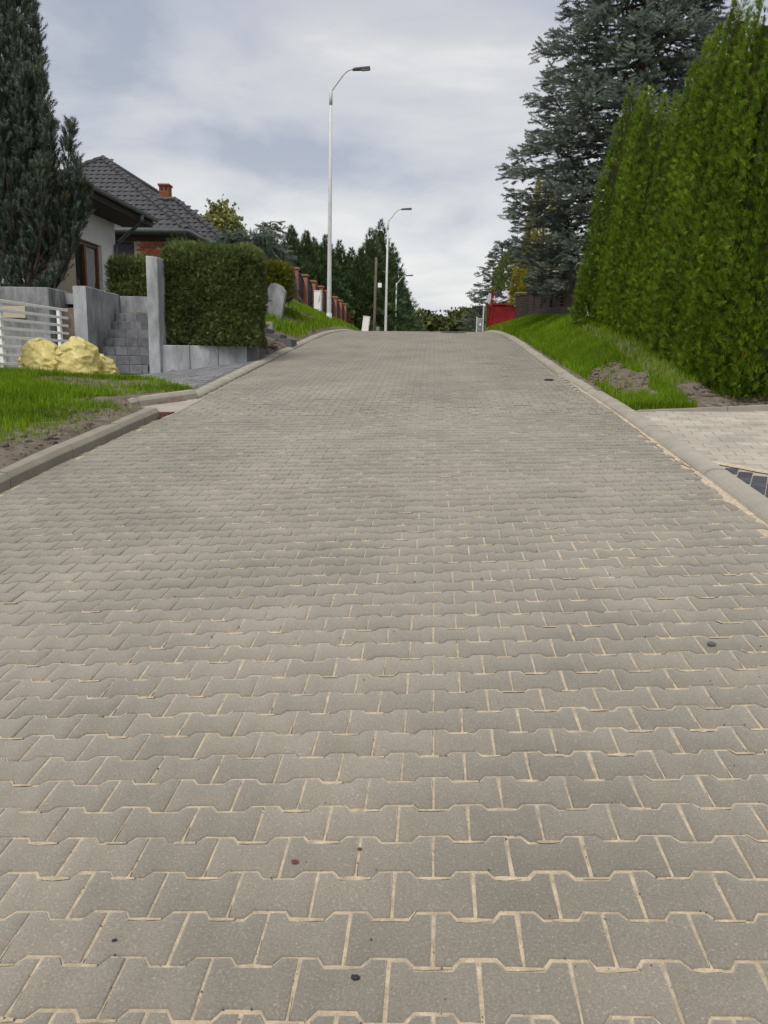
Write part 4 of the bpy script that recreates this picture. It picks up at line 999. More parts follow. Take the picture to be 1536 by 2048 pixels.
# ---------------------------------------------------------------- concrete pier and stepped blocks on the bank
def build_bank_blocks():
    Y = 21.5; pts = [(537, 640), (535.5, 578), (541, 567), (552, 566), (563, 571), (571, 582), (566, 610), (558, 640)]
    V = [pxY(x, y, Y) for x, y in pts]; c = np.array([V[0][0], Y, float(G(V[0][0], Y))])
    for k in (0, 7): V[k][2] = min(V[k][2], float(G(V[k][0], Y)))-0.3
    V = [np.array(v) for v in V]; n = len(V); W2 = [v+[-0.02, 0.35, 0] for v in V]
    F = [tuple(range(n))[::-1], tuple(range(n, 2*n))]+[(k, (k+1) % n, n+(k+1) % n, n+k) for k in range(n)]
    r = empty('concrete_pier', tuple(c)); tag(r, 'tapered weathered concrete pier standing on the grass bank', 'pier')
    pyobj('pier', [v-c for v in V+W2], F, M_concrete, r)
    p, q = pxY(524, 598, Y+0.1), pxY(537, 640, Y+0.1)
    o = box('low_stub', (p[0], Y+0.05, float(G(p[0], Y))-0.3), (q[0]-0.01, Y+0.3, p[2]), M_concrete, r, 0.01); o.location = tuple(-c)
    # stepped kerb blocks going down towards the road
    st = empty('stepped_blocks', (-3.9, 17.6, 0.3)); tag(st, 'short flight of grey precast step blocks set in bare soil', 'steps'); O = np.array([-3.9, 17.6, 0.3])
    spec = [(500, 533, 655, 690, 18.0, 0.9), (531, 561, 667, 690, 17.85, 0.8), (556, 583, 677, 690, 17.75, 0.7)]
    for i, (x0, x1, yt, yb, Y, dep) in enumerate(spec):
        a, b = pxY(x0, yt, Y), pxY(x1, yb, Y)
        g = float(G(b[0], Y))
        o = box('block', (a[0], Y, min(b[2], g)-0.2), (b[0], Y+dep, a[2]), M_walk, st, 0.012); o.location = tuple(-O)
    a = pxY(583, 683, 18.2)
    V = [(a[0], 18.0), (XL(18.0)-KW-0.01, 18.0), (XL(19.2)-KW-0.01, 19.1), (a[0]-0.1, 19.1)]
    zz = [float(S(XL(y), y))+0.09 for _, y in V]
    o = pyobj('landing_slab', [(x, y, z) for (x, y), z in zip(V, zz)]+[(x, y, z-0.15) for (x, y), z in zip(V, zz)], [(0, 1, 2, 3), (7, 6, 5, 4), (0, 4, 5, 1), (1, 5, 6, 2), (2, 6, 7, 3), (3, 7, 4, 0)], M_kerb, st); o.location = tuple(-O)
    p = [pxY(x, y, 19.0) for x, y in ((519, 643), (545, 648))]
    o = box('palisade', (p[0][0], 19.0, p[0][2]-0.35), (p[1][0], 19.12, p[0][2]), M_kerb, st, 0.01); o.location = tuple(-O)
build_bank_blocks()

# ---------------------------------------------------------------- right: slatted fence with brown brick posts
def build_right_fence():
    X = 3.35; pxs = [1160, 1126, 1105, 1085.6, 1071, 1058]; root = empty('slat_fence', (X, 24, 1.3)); O = np.array([X, 24, 1.3])
    tag(root, 'dark brown slatted fence with brown brick posts under the blue spruce', 'fence')
    P = [pxX(x, 600, X)[1] for x in pxs]
    def off(o): o.location = tuple(-O); return o
    def post(par, x, y, w, z0, z1, name='post'):
        bm = bmesh.new(); z = z0
        while z < z1-0.02: bm_box(bm, (x, y, z+0.04), (2*w, 2*w, 0.073), 0.004); z += 0.085
        o = bm_obj(name, bm, M_brown_brick, par)
        box('mortar', (x-w+0.012, y-w+0.012, z0), (x+w-0.012, y+w-0.012, z1), M_mortar, o); box('cap', (x-w-0.03, y-w-0.03, z1+0.004), (x+w+0.03, y+w+0.03, z1+0.05), M_kerb_dark, o, 0.008)
        return o
    for i, y in enumerate(P):
        g = float(G(X, y)); off(post(root, X, y, 0.09, g-0.2, g+1.22))
        if i:
            y0, y1 = P[i-1]+0.10, y-0.10; g0, g1 = float(G(X, y0)), float(G(X, y1))
            off(wall_poly('plinth', [(X-0.08, y0), (X-0.09, y1)], (0.18, 0), [g0-0.3, g1-0.3], [g0+0.30, g1+0.30], M_slat, root))
            pn = bpy.data.objects.new('panel', None); C.objects.link(pn); pn.parent = root; pn.location = tuple(-O)
            zt = max(g0, g1)+1.12; n = 14
            for k in range(n):
                ya = y0+(y1-y0)*k/n+0.012; yb = y0+(y1-y0)*(k+1)/n-0.012; gk = g0+(g1-g0)*(k+0.5)/n
                box('slat', (X-0.02, ya, gk+0.20), (X+0.005, yb, zt), M_slat, pn)
            for z in (0.45, 0.9): box('rail', (X+0.008, y0, (g0+g1)/2+z), (X+0.05, y1, (g0+g1)/2+z+0.07), M_slat, pn)
    # gate posts at the far end
    for i, x in enumerate((1050.5, 1043)):
        y = pxX(x, 600, X-0.05)[1]; g = float(G(X, y)); r = empty('gate_post', (X-0.05, y, g)); tag(r, ['thick brown brick gate post next to the red skip', 'grey-capped brown brick gate post, closest to the red skip'][i], 'post')
        post(r, 0, 0, 0.2, -0.2, pxX(x, 592, X-0.05)[2]-g, 'post_body'); box('capstone', (-0.27, -0.27, pxX(x, 592, X-0.05)[2]-g+0.058), (0.27, 0.27, pxX(x, 592, X-0.05)[2]-g+0.10), M_kerb_dark, r, 0.01)
build_right_fence()

# ---------------------------------------------------------------- red skip heaped with rubbish
def build_skip():
    Y = 37.0; a = pxY(982, 652, Y); b = pxY(1040, 648, Y); tl = pxY(980, 613, Y); tr = pxY(1040, 604, Y)
    x0, x1 = a[0], b[0]; z0 = float(G((x0+x1)/2, Y))-0.02; zt = (tl[2]+tr[2])/2
    w = x1-x0; dep = 3.0; cx = (x0+x1)/2
    root = empty('waste_skip', (cx, Y, z0)); tag(root, 'red metal waste skip heaped with rubbish by the green gate', 'skip')
    h = zt-z0; hw = w/2
    def quad(name, V, mat=M_red, th=(0, 0.03, 0)):
        V = [np.array(v, float) for v in V]; V2 = [v+np.array(th) for v in V]
        return pyobj(name, V+V2, [(0, 1, 2, 3), (7, 6, 5, 4), (0, 4, 5, 1), (1, 5, 6, 2), (2, 6, 7, 3), (3, 7, 4, 0)], mat, root)
    fl = 0.06
    quad('front_panel', [(-hw+fl, 0, 0), (hw-fl, 0, 0), (hw, -0.02, h), (-hw, -0.02, h)])
    quad('back_panel', [(-hw+fl, dep, 0), (hw-fl, dep, 0), (hw, dep, h+0.5), (-hw, dep, h+0.5)])
    for s in (-1, 1):
        quad('side_panel', [(s*(hw-fl), 0.035, 0), (s*(hw-fl), dep, 0), (s*hw, dep, h+0.5), (s*hw, 0.035, h+0.5)], th=(-s*0.03, 0, 0))
        box('corner_post', (s*hw-0.05, -0.06, 0), (s*hw+0.05, 0.03, h+0.62), M_red, root, 0.01)
        for k in range(4): box('side_rib', (s*hw-0.02 if s > 0 else -hw-0.06, 0.4+k*0.7, 0.05), (hw+0.06 if s > 0 else -hw+0.02, 0.48+k*0.7, h+0.4), M_red, root, 0.006)
        box('top_rail', (s*hw-0.04, 0.04, h+0.48), (s*hw+0.05, dep, h+0.56), M_red, root, 0.01)
    box('lip', (-hw-0.02, -0.075, h-0.05), (hw+0.02, -0.022, h+0.04), M_red, root, 0.008)
    box('floor', (-hw+fl, 0.03, 0.0), (hw-fl, dep, 0.05), M_red, root)
    for s in (-1, 1): tube('lifting_lug', [(s*hw, 0.5, h*0.62), (s*(hw+0.12), 0.5, h*0.62)], [0.05, 0.05], M_red, root, 8)
    # rubbish: crumpled sheets and sacks
    rs = np.random.default_rng(5)
    fill = box('rubbish_fill', (cx-hw+0.09, Y+0.06, z0+0.06), (cx+hw-0.09, Y+dep-0.06, z0+h-0.10), M_plastic_dk); tag(fill, 'dark mass of rubbish filling the red skip', 'rubbish')
    wl = ['knotted top lump', 'flat sheet', 'torn sheet', 'folded sheet']
    for k in range(22):
        me_v = []; n1, n2 = 16, 12; sc = rs.uniform(0.13, 0.25); ex = rs.uniform(0.8, 1.7)
        for i in range(n2):
            for j in range(n1):
                th = math.pi*i/(n2-1); ph = 2*math.pi*j/n1
                r = 1+1.3*(float(vnoise(math.cos(ph)*1.8+k*7, math.sin(ph)*1.8+i*0.7, k))-0.5)+0.55*(rs.random()-0.5)
                me_v.append((r*math.sin(th)*math.cos(ph)*sc*ex, r*math.sin(th)*math.sin(ph)*sc, r*math.cos(th)*sc*0.85))
        F = [(i*n1+j, i*n1+(j+1) % n1, (i+1)*n1+(j+1) % n1, (i+1)*n1+j) for i in range(n2-1) for j in range(n1)]
        R_ = Matrix.Rotation(rs.uniform(-0.7, 0.7), 3, 'Y')@Matrix.Rotation(rs.uniform(0, 3), 3, 'Z'); me_v = [tuple(R_@Vector(v)) for v in me_v]
        wh = k % 5 not in (1, 4)
        fx = (k*0.38) % 1.0; lay_ = k//6
        loc = (cx-hw+0.18+fx*(w-0.36), Y+0.25+lay_*0.42+rs.uniform(-0.1, 0.1), z0+h-0.02+sc*0.35+lay_*0.17*(1-abs(fx-0.55)*1.2))
        o = pyobj('plastic_sheet' if wh else 'black_sack', me_v, F, M_plastic if wh else M_plastic_dk, None, False, loc)
        tag(o, 'crumpled white plastic sheeting heaped in the red skip' if wh else 'torn black sack among the white sheeting in the skip', 'rubbish', 'white sheeting in the skip' if wh else 'black sacks in the skip')
    # rag hanging over the corner post
    p = np.array([cx-hw-0.07, Y-0.05, z0+h+0.45]); V = [p, p+[-0.12, -0.05, -0.02], p+[-0.20, -0.02, -0.35], p+[-0.06, 0.02, -0.48], p+[0.0, 0.0, -0.25]]
    V2 = [v+np.array([0.02, 0.05, 0.0]) for v in V]; n = 5
    o = pyobj('rag', V+V2, [tuple(range(n))[::-1], tuple(range(n, 2*n))]+[(k, (k+1) % n, n+(k+1) % n, n+k) for k in range(n)], M_plastic); tag(o, 'pale rag hanging over the corner of the red skip', 'rag')
    # green corrugated gate beyond
    Yg = 43.0; l, r_ = pxY(952, 655, Yg), pxY(992, 655, Yg); zt = pxY(970, 612, Yg)[2]; g = float(G(l[0]+0.5, Yg))
    gt = empty('green_gate', (l[0], Yg, g)); tag(gt, 'green corrugated gate with a galvanised mesh leaf beside the skip', 'gate'); W_ = r_[0]-l[0]; h = zt-g
    xg = W_*0.42; n = 12
    for k in range(n):
        xa = xg+(W_+0.3-xg)*k/n; xb = xg+(W_+0.3-xg)*(k+1)/n
        box('corrugated_board', (xa+0.004, -0.03*(k % 2), 0.1), (xb-0.004, 0.03-0.03*(k % 2), h), M_green, gt)
    box('crossbar', (xg, -0.075, h*0.62), (W_+0.3, -0.035, h*0.62+0.05), M_green, gt)
    for x in (0.0, xg-0.12): box('post', (x, -0.04, -0.2), (x+0.07, 0.03, h*(0.72 if x == 0 else 1.0)), M_galv, gt, 0.006)
    for z in (0.15, h*0.68): tube('mesh_rail', [(0.07, 0, z), (xg-0.12, 0, z)], [0.02]*2, M_galv, gt, 6)
    for k in range(1, 6): tube('mesh_wire', [(0.07+(xg-0.19)*k/6, 0, 0.15), (0.07+(xg-0.19)*k/6, 0, h*0.68)], [0.008]*2, M_galv, gt, 5)
    box('notice_plate', (0.18, -0.05, h*0.5), (xg-0.2, -0.04, h*0.5+0.14), M_white_paint, gt)
build_skip()

# ---------------------------------------------------------------- manhole covers, valve caps
def build_covers():
    for (x, y, r, lab) in ((906, 664.5, 0.42, 'large round iron manhole cover near the crest of the road'), (854, 664.2, 0.30, 'pale concrete-filled manhole cover near the crest'), (1098, 760.5, 0.075, 'small round iron valve cap beside the right kerb')):
        q = ray(x, y); t = np.arange(2, 60, 0.004); p = t[:, None]*q; i = np.where(p[:, 2] < S(p[:, 0], p[:, 1]))[0]
        k = i[0] if len(i) else int(len(t)*0.42); X, Y = p[k][0], min(p[k][1], 25.0); n = 28
        root = empty('manhole_cover', (X, Y, float(S(X, Y))+0.006)); tag(root, lab, 'manhole cover')
        e = 0.2; sx = float(S(X+e, Y)-S(X-e, Y))/(2*e); sy = float(S(X, Y+e)-S(X, Y-e))/(2*e)
        def disc(name, r0, z1, z0, mat):
            V = [(r0*math.cos(2*math.pi*k/n), r0*math.sin(2*math.pi*k/n), z) for z in (z1, z0) for k in range(n)]
            V = [(a, b, c+sx*a+sy*b) for a, b, c in V]
            pyobj(name, V, [tuple(range(n)), tuple(range(n, 2*n))[::-1]]+[(k, n+k, n+(k+1) % n, (k+1) % n) for k in range(n)], mat, root)
        disc('ring', r, 0.004, -0.03, M_iron if 'pale' not in lab else M_kerb); disc('lid', r*0.84, 0.010, -0.02, M_iron if 'pale' not in lab else M_kerb_dark)
        for s in (-1, 1): box('lift_slot', (s*r*0.5-0.02, -0.008, 0.010+sx*s*r*0.5), (s*r*0.5+0.02, 0.008, 0.0125+sx*s*r*0.5), M_lamp, root)
build_covers()

# ---------------------------------------------------------------- pebbles, sand along the right kerb
def scatter_pebbles():
    t = (1+math.sqrt(5))/2
    bm = bmesh.new(); bmesh.ops.create_icosphere(bm, subdivisions=1, radius=1.0); v0 = np.array([v.co[:] for v in bm.verts]); f0 = np.array([[v.index for v in f.verts] for f in bm.faces]); bm.free()
    n = 2400; Y = 1.2+rng.random(n)**1.7*9; X = rng.uniform(-2.9, 2.0, n); r = rng.gamma(1.6, 0.00055, n)+0.0007
    j = np.round((Y-ROW0)/ROW); inrow = rng.random(n) < 0.5; free = rng.random(n) < 0.10
    Xn = JX+np.where((j+1) % 2 == 1, 0.0, 0.1)+np.round((X-JX)/0.2)*0.2+rng.normal(0, 0.002, n)
    ph = np.abs(((X-JX-np.where((j+1) % 2 == 1, 0.1, 0.0))/0.2+0.5) % 1.0-0.5)*0.2
    Yn = ROW0+j*ROW+0.070+np.where(ph < 0.05, -0.013, 0.013)+rng.normal(0, 0.002, n)
    X = np.where(free, X, np.where(inrow, X, Xn)); Y = np.where(free, Y, np.where(inrow, Yn, Y))
    # most lie in the joints
    V = []; F = []; rn = []
    for k in range(n):
        s = r[k]*rng.uniform(0.7, 1.2, 3); V.append(v0*(1+0.25*(rng.random((len(v0), 1))-0.5))*s+[X[k], Y[k], float(S(X[k], Y[k]))+s[2]*0.6]); F.append(f0+k*len(v0)); rn += [rng.random()]*len(v0)
    stuff(mobj('loose_grit', tri_mesh('loose_grit', np.concatenate(V), np.concatenate(F), np.array(rn)), M_pebble))['label'] = 'fine dark grit scattered on the road paving'
    bl = [((590, 1727), 0.010, 'reddish brown pebble on the road paving', pm('pebble_red', (0.14, 0.06, 0.045), var=0.3, scale=80)),
          ((711, 1959), 0.0095, 'black square-edged pebble on the road paving', M_plastic_dk),
          ((719, 1700), 0.006, 'small brown pebble lodged in a joint of the paving', M_bark),
          ((229, 1883), 0.006, 'dark pebble on a paver by the bottom joints', M_iron),
          ((1423, 1291), 0.016, 'flat dark stone chip on the road by the right kerb', M_lamp)]
    for (x, y), rr, lab, mt in bl:
        q = ray(x, y); tt = np.arange(1, 8, 0.002); p = tt[:, None]*q; k = np.where(p[:, 2] < S(p[:, 0], p[:, 1]))[0][0]; P = p[k]
        s = np.array([1.3, 0.9, 0.6])*rr
        o = pyobj('pebble', v0*(1+0.3*(rng.random((len(v0), 1))-0.5))*s, [tuple(f) for f in f0], mt, None, False, (P[0], P[1], float(S(P[0], P[1]))+s[2]*0.7)); tag(o, lab, 'pebble')
scatter_pebbles()
def build_sand_strip():
    # ridge of blown sand in the channel of the right kerb, thinning towards the crest
    ys = np.arange(3.2, 15.0, 0.025); nu = 14; V = []
    for y in ys:
        w = (0.006+0.080*float(fbm(y*2.2, 0.3, 5))**1.4+0.03*float(vnoise(y*14, 2, 8)))*float(np.interp(y, [3, 8, 11, 15], [1, 1, 0.6, 0.25]))
        hh = (0.004+0.010*float(fbm(y*3, 4, 6)))*float(np.interp(y, [3, 9, 15], [1, 0.8, 0.3]))
        for k in range(nu):
            a = k/(nu-1); x = float(XR(y))+0.012-a*w
            z = hh*(1-a)**0.8*(0.8+0.5*float(vnoise(x*60, y*60, 12)))-0.002*a-0.0005
            V.append((x, y, float(S(x, y))+z+0.0012))
    F = [(i*nu+j, i*nu+j+1, (i+1)*nu+j+1, (i+1)*nu+j) for i in range(len(ys)-1) for j in range(nu-1)]
    o = pyobj('drifted_sand', V, F, pm('drift_sand', (0.44, 0.365, 0.27), rough=0.97, var=0.3, scale=30, bump=0.8, bscale=220, speck=0.3, speck_scale=180), None, True); stuff(o); o['label'] = 'orange sand drifted along the foot of the right kerb'
    # seam of sand between the light and dark driveway blocks
    a, b = np.array([XR(6.2)+KW, 6.24]), np.array([3.4, 4.66]); d = (b-a)/np.linalg.norm(b-a); nn = np.array([-d[1], d[0]]); V = []; m = 60; nu = 6
    for i in range(m):
        p = a+(b-a)*i/(m-1); w = 0.035+0.03*float(fbm(i*0.25, 1.0, 4))
        for k in range(nu):
            t = k/(nu-1)*2-1; q = p+nn*t*w; V.append((q[0], q[1], float(D(q[0], q[1]))+0.002+0.006*(1-t*t)))
    F = [(i*nu+j, i*nu+j+1, (i+1)*nu+j+1, (i+1)*nu+j) for i in range(m-1) for j in range(nu-1)]
    o = pyobj('seam_sand', V, F, MATS['drift_sand'], None, True); stuff(o); o['label'] = 'seam of sand between pale and dark driveway blocks'
build_sand_strip()
# ---------------------------------------------------------------- foliage tools
def norm(a): return a/np.maximum(1e-9, np.linalg.norm(a, axis=-1, keepdims=True))
def scatter(name, tmpl, pos, axis, nrm, scale, rnd, mat, parent):
    """tmpl (V,F): x across, y along, z normal; axis = along, nrm = approx normal"""
    TV, TF = tmpl; pos = np.asarray(pos, float); n = len(pos)
    a = norm(np.asarray(axis, float)); x = norm(np.cross(a, nrm)); z = np.cross(x, a)
    sc = np.broadcast_to(np.asarray(scale, float), (n,))
    V = pos[:, None, :]+sc[:, None, None]*(TV[None, :, 0, None]*x[:, None, :]+TV[None, :, 1, None]*a[:, None, :]+TV[None, :, 2, None]*z[:, None, :])
    F = (TF[None]+(np.arange(n)*len(TV))[:, None, None]).reshape(-1, TF.shape[1])
    me = tri_mesh(name, V.reshape(-1, 3), F, np.repeat(rnd, len(TV)))
    return mobj(name, me, mat, parent)
def leaf_quad(p, d, l, w, z=0.0, curl=0.0):
    d = np.array(d)/np.linalg.norm(d); s = np.array([-d[1], d[0]])
    p = np.array(p); m = p+d*l*0.5; e = p+d*l
    return [(p[0], p[1], z), (m[0]+s[0]*w, m[1]+s[1]*w, z+curl), (e[0], e[1], z-curl), (m[0]-s[0]*w, m[1]-s[1]*w, z+curl)]
def frond_tmpl(pairs=3, seed=1, spread=0.75, w=0.05):
    """flat spray of slim pointed scales: one leader, paired side shoots"""
    r = random.Random(seed); V = []; F = []
    def add(p, a, l, ww, z):
        d = np.array([math.sin(a), math.cos(a)]); s = np.array([-d[1], d[0]]); p = np.array(p); k = len(V); e = p+d*l
        V.extend([(p[0]-s[0]*ww, p[1]-s[1]*ww, 0), (p[0]+s[0]*ww, p[1]+s[1]*ww, 0), (e[0], e[1], z)]); F.append((k, k+1, k+2))
    add((0, 0), 0.0, 1.0, w*1.15, 0.05)
    for i in range(pairs):
        y = 0.06+0.60*i/pairs
        for s in (-1, 1):
            add((0, y+0.05*r.random()), s*spread*(0.7+0.4*r.random()), (0.66-0.36*i/pairs)*(0.8+0.4*r.random()), w*(0.9+0.4*r.random()), r.uniform(-0.18, 0.18))
    return np.array(V), np.array(F)
def brush_tmpl(n=24, seed=1, length=1.0, needle=0.3, w=0.03, fwd=0.8):
    r = random.Random(seed); V = []; F = []
    for k in range(n):
        t = (k+0.5)/n; a = 2.39996*k; l = needle*(0.8+0.4*r.random())*(1.0 if t < 0.8 else 0.8)
        d = np.array([math.cos(a), fwd+0.4*t, math.sin(a)]); d /= np.linalg.norm(d); p = np.array([0, t*length*0.92, 0])
        s = np.cross(d, [0, 1, 0]); s /= np.linalg.norm(s)
        V += [tuple(p-s*w), tuple(p+s*w), tuple(p+d*l)]; F.append((3*k, 3*k+1, 3*k+2))
    return np.array(V), np.array(F)
FRONDS = [frond_tmpl(3, 1, 0.7, 0.040), frond_tmpl(2, 5, 0.55, 0.050), frond_tmpl(3, 9, 0.8, 0.038)]
TUFT = frond_tmpl(2, 21, 0.9, 0.20)
BRUSH = brush_tmpl(24, 3, 1.0, 0.46, 0.042, 0.85)
SPRUCE = brush_tmpl(20, 4, 1.0, 0.26, 0.062, 0.45)
def core(name, prof, mat, parent, nseg=14, seed=0):
    """closed lumpy body: prof [(z, rx)]"""
    V = []; F = []; n = len(prof)
    for i, (z, r) in enumerate(prof):
        for k in range(nseg):
            a = 2*math.pi*k/nseg; q = r*(0.85+0.3*float(vnoise(math.cos(a)*1.5+seed, math.sin(a)*1.5+z*1.3, seed))); V.append((q*math.cos(a), q*math.sin(a), z))
    for i in range(n-1):
        for k in range(nseg): F.append((i*nseg+k, i*nseg+(k+1) % nseg, (i+1)*nseg+(k+1) % nseg, (i+1)*nseg+k))
    F += [tuple(range(nseg))[::-1], tuple((n-1)*nseg+k for k in range(nseg))]
    o = pyobj(name, V, F, mat, parent, True)
    a = o.data.attributes.new('rnd', 'FLOAT', 'POINT'); a.data.foreach_set('value', np.full(len(V), 0.05, dtype=np.float32)); return o

# ---------------------------------------------------------------- tall thuja hedge on the right
def make_thuja(X, Y, top, R, seed, label, n=4200, flip=0):
    rs = np.random.default_rng(seed); zb = float(G(X-0.3, Y))-0.12; H = top-zb
    root = empty('thuja_tree', (X, Y, zb)); tag(root, label, 'thuja', 'thujas of the tall hedge')
    tube('trunk', [(0, 0, -0.3), (0, 0, H*0.5), (0, 0, H*0.92)], [0.07, 0.05, 0.01], M_bark, root, 8)
    def rad(t): return R*np.minimum(1, (0.72+t/0.10*0.28))*(0.62*np.power(np.clip(1-np.power(t, 2.4), 0, 1), 0.95)+0.38*np.clip(1-t, 0, 1))
    core('dark_core', [(H*(0.04+0.85*k/12), float(rad(np.array(0.04+0.85*k/12)))*0.56) for k in range(13)], F_core, root, 14, seed)  # solid dark body added inside the crown to stop see-through
    tone = rs.uniform(-0.12, 0.12)
    # main leader plus several lower side leaders
    lead = [(0, 0, 1.0, 1.0)]
    for k in range(5):
        a = 2*np.pi*(k+rs.uniform(-0.3, 0.3))/5; lead.append((math.cos(a)*R*0.44, math.sin(a)*R*0.44, rs.uniform(0.50, 0.80), rs.uniform(0.50, 0.62)))
    wts = np.array([1.0]+[0.34]*5); wts /= wts.sum()
    for q, T in enumerate(FRONDS):
        P = []; A = []; Nn = []; Sc = []; Rn = []
        for (ox, oy, hf, rf), wt in zip(lead, wts):
            m = int(n/3*wt); t = 1-np.sqrt(1-rs.random(m)*0.997); t = np.where(rs.random(m) < 0.35, rs.random(m), t); t = 0.01+t*0.99
            ang = rs.random(m)*2*np.pi; ang = np.where((np.cos(ang) > 0.30) & (rs.random(m) < 0.75), np.pi-ang, ang)     # thinner on the garden side
            fl = vnoise(np.cos(ang)*3.6+seed*3.1+ox, np.sin(ang)*3.6+t*H*0.22, seed); fl2 = vnoise(np.cos(ang)*6+seed, np.sin(ang)*6+t*H*1.6, seed+2)
            r = rad(t)*rf*(0.50+0.46*fl+0.14*fl2)*(1-0.22*rs.random(m)**2)+0.02
            rd = np.stack([np.cos(ang), np.sin(ang), np.zeros(m)], -1)
            P.append(rd*r[:, None]+np.stack([np.full(m, ox)*(1-0.5*t), np.full(m, oy)*(1-0.5*t), t*H*hf], -1))
            ax = rd*rs.uniform(0.10, 0.65, (m, 1))+np.array([0, 0, 1.0])*rs.uniform(0.5, 1.1, (m, 1))+rs.normal(0, 0.2, (m, 3))
            droop = rs.random(m) < 0.14; ax[droop, 2] *= -0.35; A.append(ax)
            tang = np.stack([-rd[:, 1], rd[:, 0], np.zeros(m)], -1); Nn.append(tang*rs.choice([-1, 1], (m, 1))*0.7+rd*rs.normal(0, 0.9, (m, 1))+rs.normal(0, 0.3, (m, 3)))
            Sc.append(rs.uniform(0.065, 0.125, m)*np.interp(t, [0, 0.9, 1], [1.1, 0.95, 0.8]))
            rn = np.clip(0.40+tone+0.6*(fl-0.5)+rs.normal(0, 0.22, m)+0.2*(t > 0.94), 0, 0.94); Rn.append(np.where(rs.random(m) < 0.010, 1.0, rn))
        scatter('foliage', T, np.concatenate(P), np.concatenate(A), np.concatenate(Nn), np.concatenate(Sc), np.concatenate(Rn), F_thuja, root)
    return root
def build_thujas():
    ox = [1232, 1245, 1263, 1282, 1301, 1318, 1340, 1362, 1385, 1406, 1428, 1450, 1482, 1515, 1560]; oy = [215, 200, 214, 168, 208, 204, 214, 178, 120, 70, 96, -32, 52, -48, -60]
    Ys = [16.75, 16.1, 15.45, 14.85, 14.2, 13.55, 12.95, 12.35, 11.75, 11.2, 10.7, 10.2, 9.7]
    nm = ['fence-end', 'second', 'third', 'fourth', 'fifth', 'sixth', 'seventh', 'eighth', 'ninth', 'tenth', 'eleventh', 'twelfth', 'driveway-corner']
    for i, Y in enumerate(Ys):
        X = 3.78+rng.normal(0, 0.04); q = RM@np.array([X, Y, 3.0]); px_ = 768+FPX*q[0]/q[2]
        top = pxX(px_, float(np.interp(px_, ox, oy)), X)[2]+rng.uniform(-0.12, 0.12)
        lab = 'slim thuja at the slatted-fence end of the tall hedge' if i == 0 else ('full thuja at the driveway corner of the tall hedge' if i == len(Ys)-1 else nm[i]+' thuja of the tall hedge counted from the slatted fence')
        make_thuja(X, Y, top, 1.08 if i == 0 else (0.78 if i == 1 else 0.62), 40+i, lab, 7600 if i < 6 else 10500)
    make_thuja(4.55, 9.75, 5.6, 0.8, 61, 'thuja behind the corner of the hedge along the driveway', 9000)
build_thujas()

# ---------------------------------------------------------------- clipped hedges
def make_hedge(name, label, lo, hi, n, mat, seed, rnd_top=0.12, cat='hedge', round_=0.22, leaf=(0.05, 0.10), lump=0.10):
    rs = np.random.default_rng(seed); lo = np.array(lo, float); hi = np.array(hi, float); c = (lo+hi)/2; hs = (hi-lo)/2
    base = np.array([c[0], c[1], lo[2]]); root = empty(name, tuple(base)); tag(root, label, cat)
    # sample on a rounded box
    areas = np.array([hs[1]*hs[2], hs[1]*hs[2]*0.4, hs[0]*hs[2], hs[0]*hs[2]*0.25, hs[0]*hs[1]]); pr = areas/areas.sum()
    f = rs.choice(5, n, p=pr); u = rs.uniform(-1, 1, (n, 3))
    u[f == 0, 0] = 1; u[f == 1, 0] = -1; u[f == 2, 1] = -1; u[f == 3, 1] = 1; u[f == 4, 2] = 1
    p = u*hs; rr = round_; inner = np.clip(p, -(hs-rr), hs-rr); inner[:, 2] = np.clip(p[:, 2], -hs[2], hs[2]-rr)
    nn = norm(p-inner+1e-6); p = inner+nn*rr
    p += nn*((fbm(p[:, 0]*2.4+p[:, 1]*1.7+9, p[:, 2]*2.4+p[:, 1], seed)-0.5)*lump*2)[:, None]+nn*(0.05-rs.random(n)**0.8*0.16)[:, None]
    stray = rs.random(n) < 0.025; p[stray] += nn[stray]*rs.uniform(0.03, 0.11, (stray.sum(), 1))
    ax = nn*rs.uniform(0.3, 1.0, (n, 1))+np.array([0, 0, 1.0])*rs.uniform(0.0, 0.9, (n, 1))+rs.normal(0, 0.45, (n, 3)); nr = rs.normal(0, 1, (n, 3))
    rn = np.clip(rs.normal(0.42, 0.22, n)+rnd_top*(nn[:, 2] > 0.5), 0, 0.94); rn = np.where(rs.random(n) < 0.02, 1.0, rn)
    pos = p+(c-base)
    for k in range(2):
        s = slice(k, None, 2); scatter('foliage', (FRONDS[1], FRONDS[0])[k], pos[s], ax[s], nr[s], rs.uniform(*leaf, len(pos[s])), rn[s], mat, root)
    bm = bmesh.new(); bm_box(bm, c-base, hs*2-0.26, 0.12); o = bm_obj('dark_core', bm, F_core, root)  # dark filler box added within the leaves, no real branches modelled
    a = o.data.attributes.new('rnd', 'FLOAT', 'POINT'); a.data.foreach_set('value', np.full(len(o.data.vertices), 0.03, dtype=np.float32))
    for k in range(5):
        t = lo+(hi-lo)*np.array([(k+0.5)/5, 0.4, 0]); tube('stem', [t-base+[0, 0, -0.1], t-base+[0.03, 0, (hi-lo)[2]*0.7]], [0.03, 0.012], M_bark, root, 6)
    return root
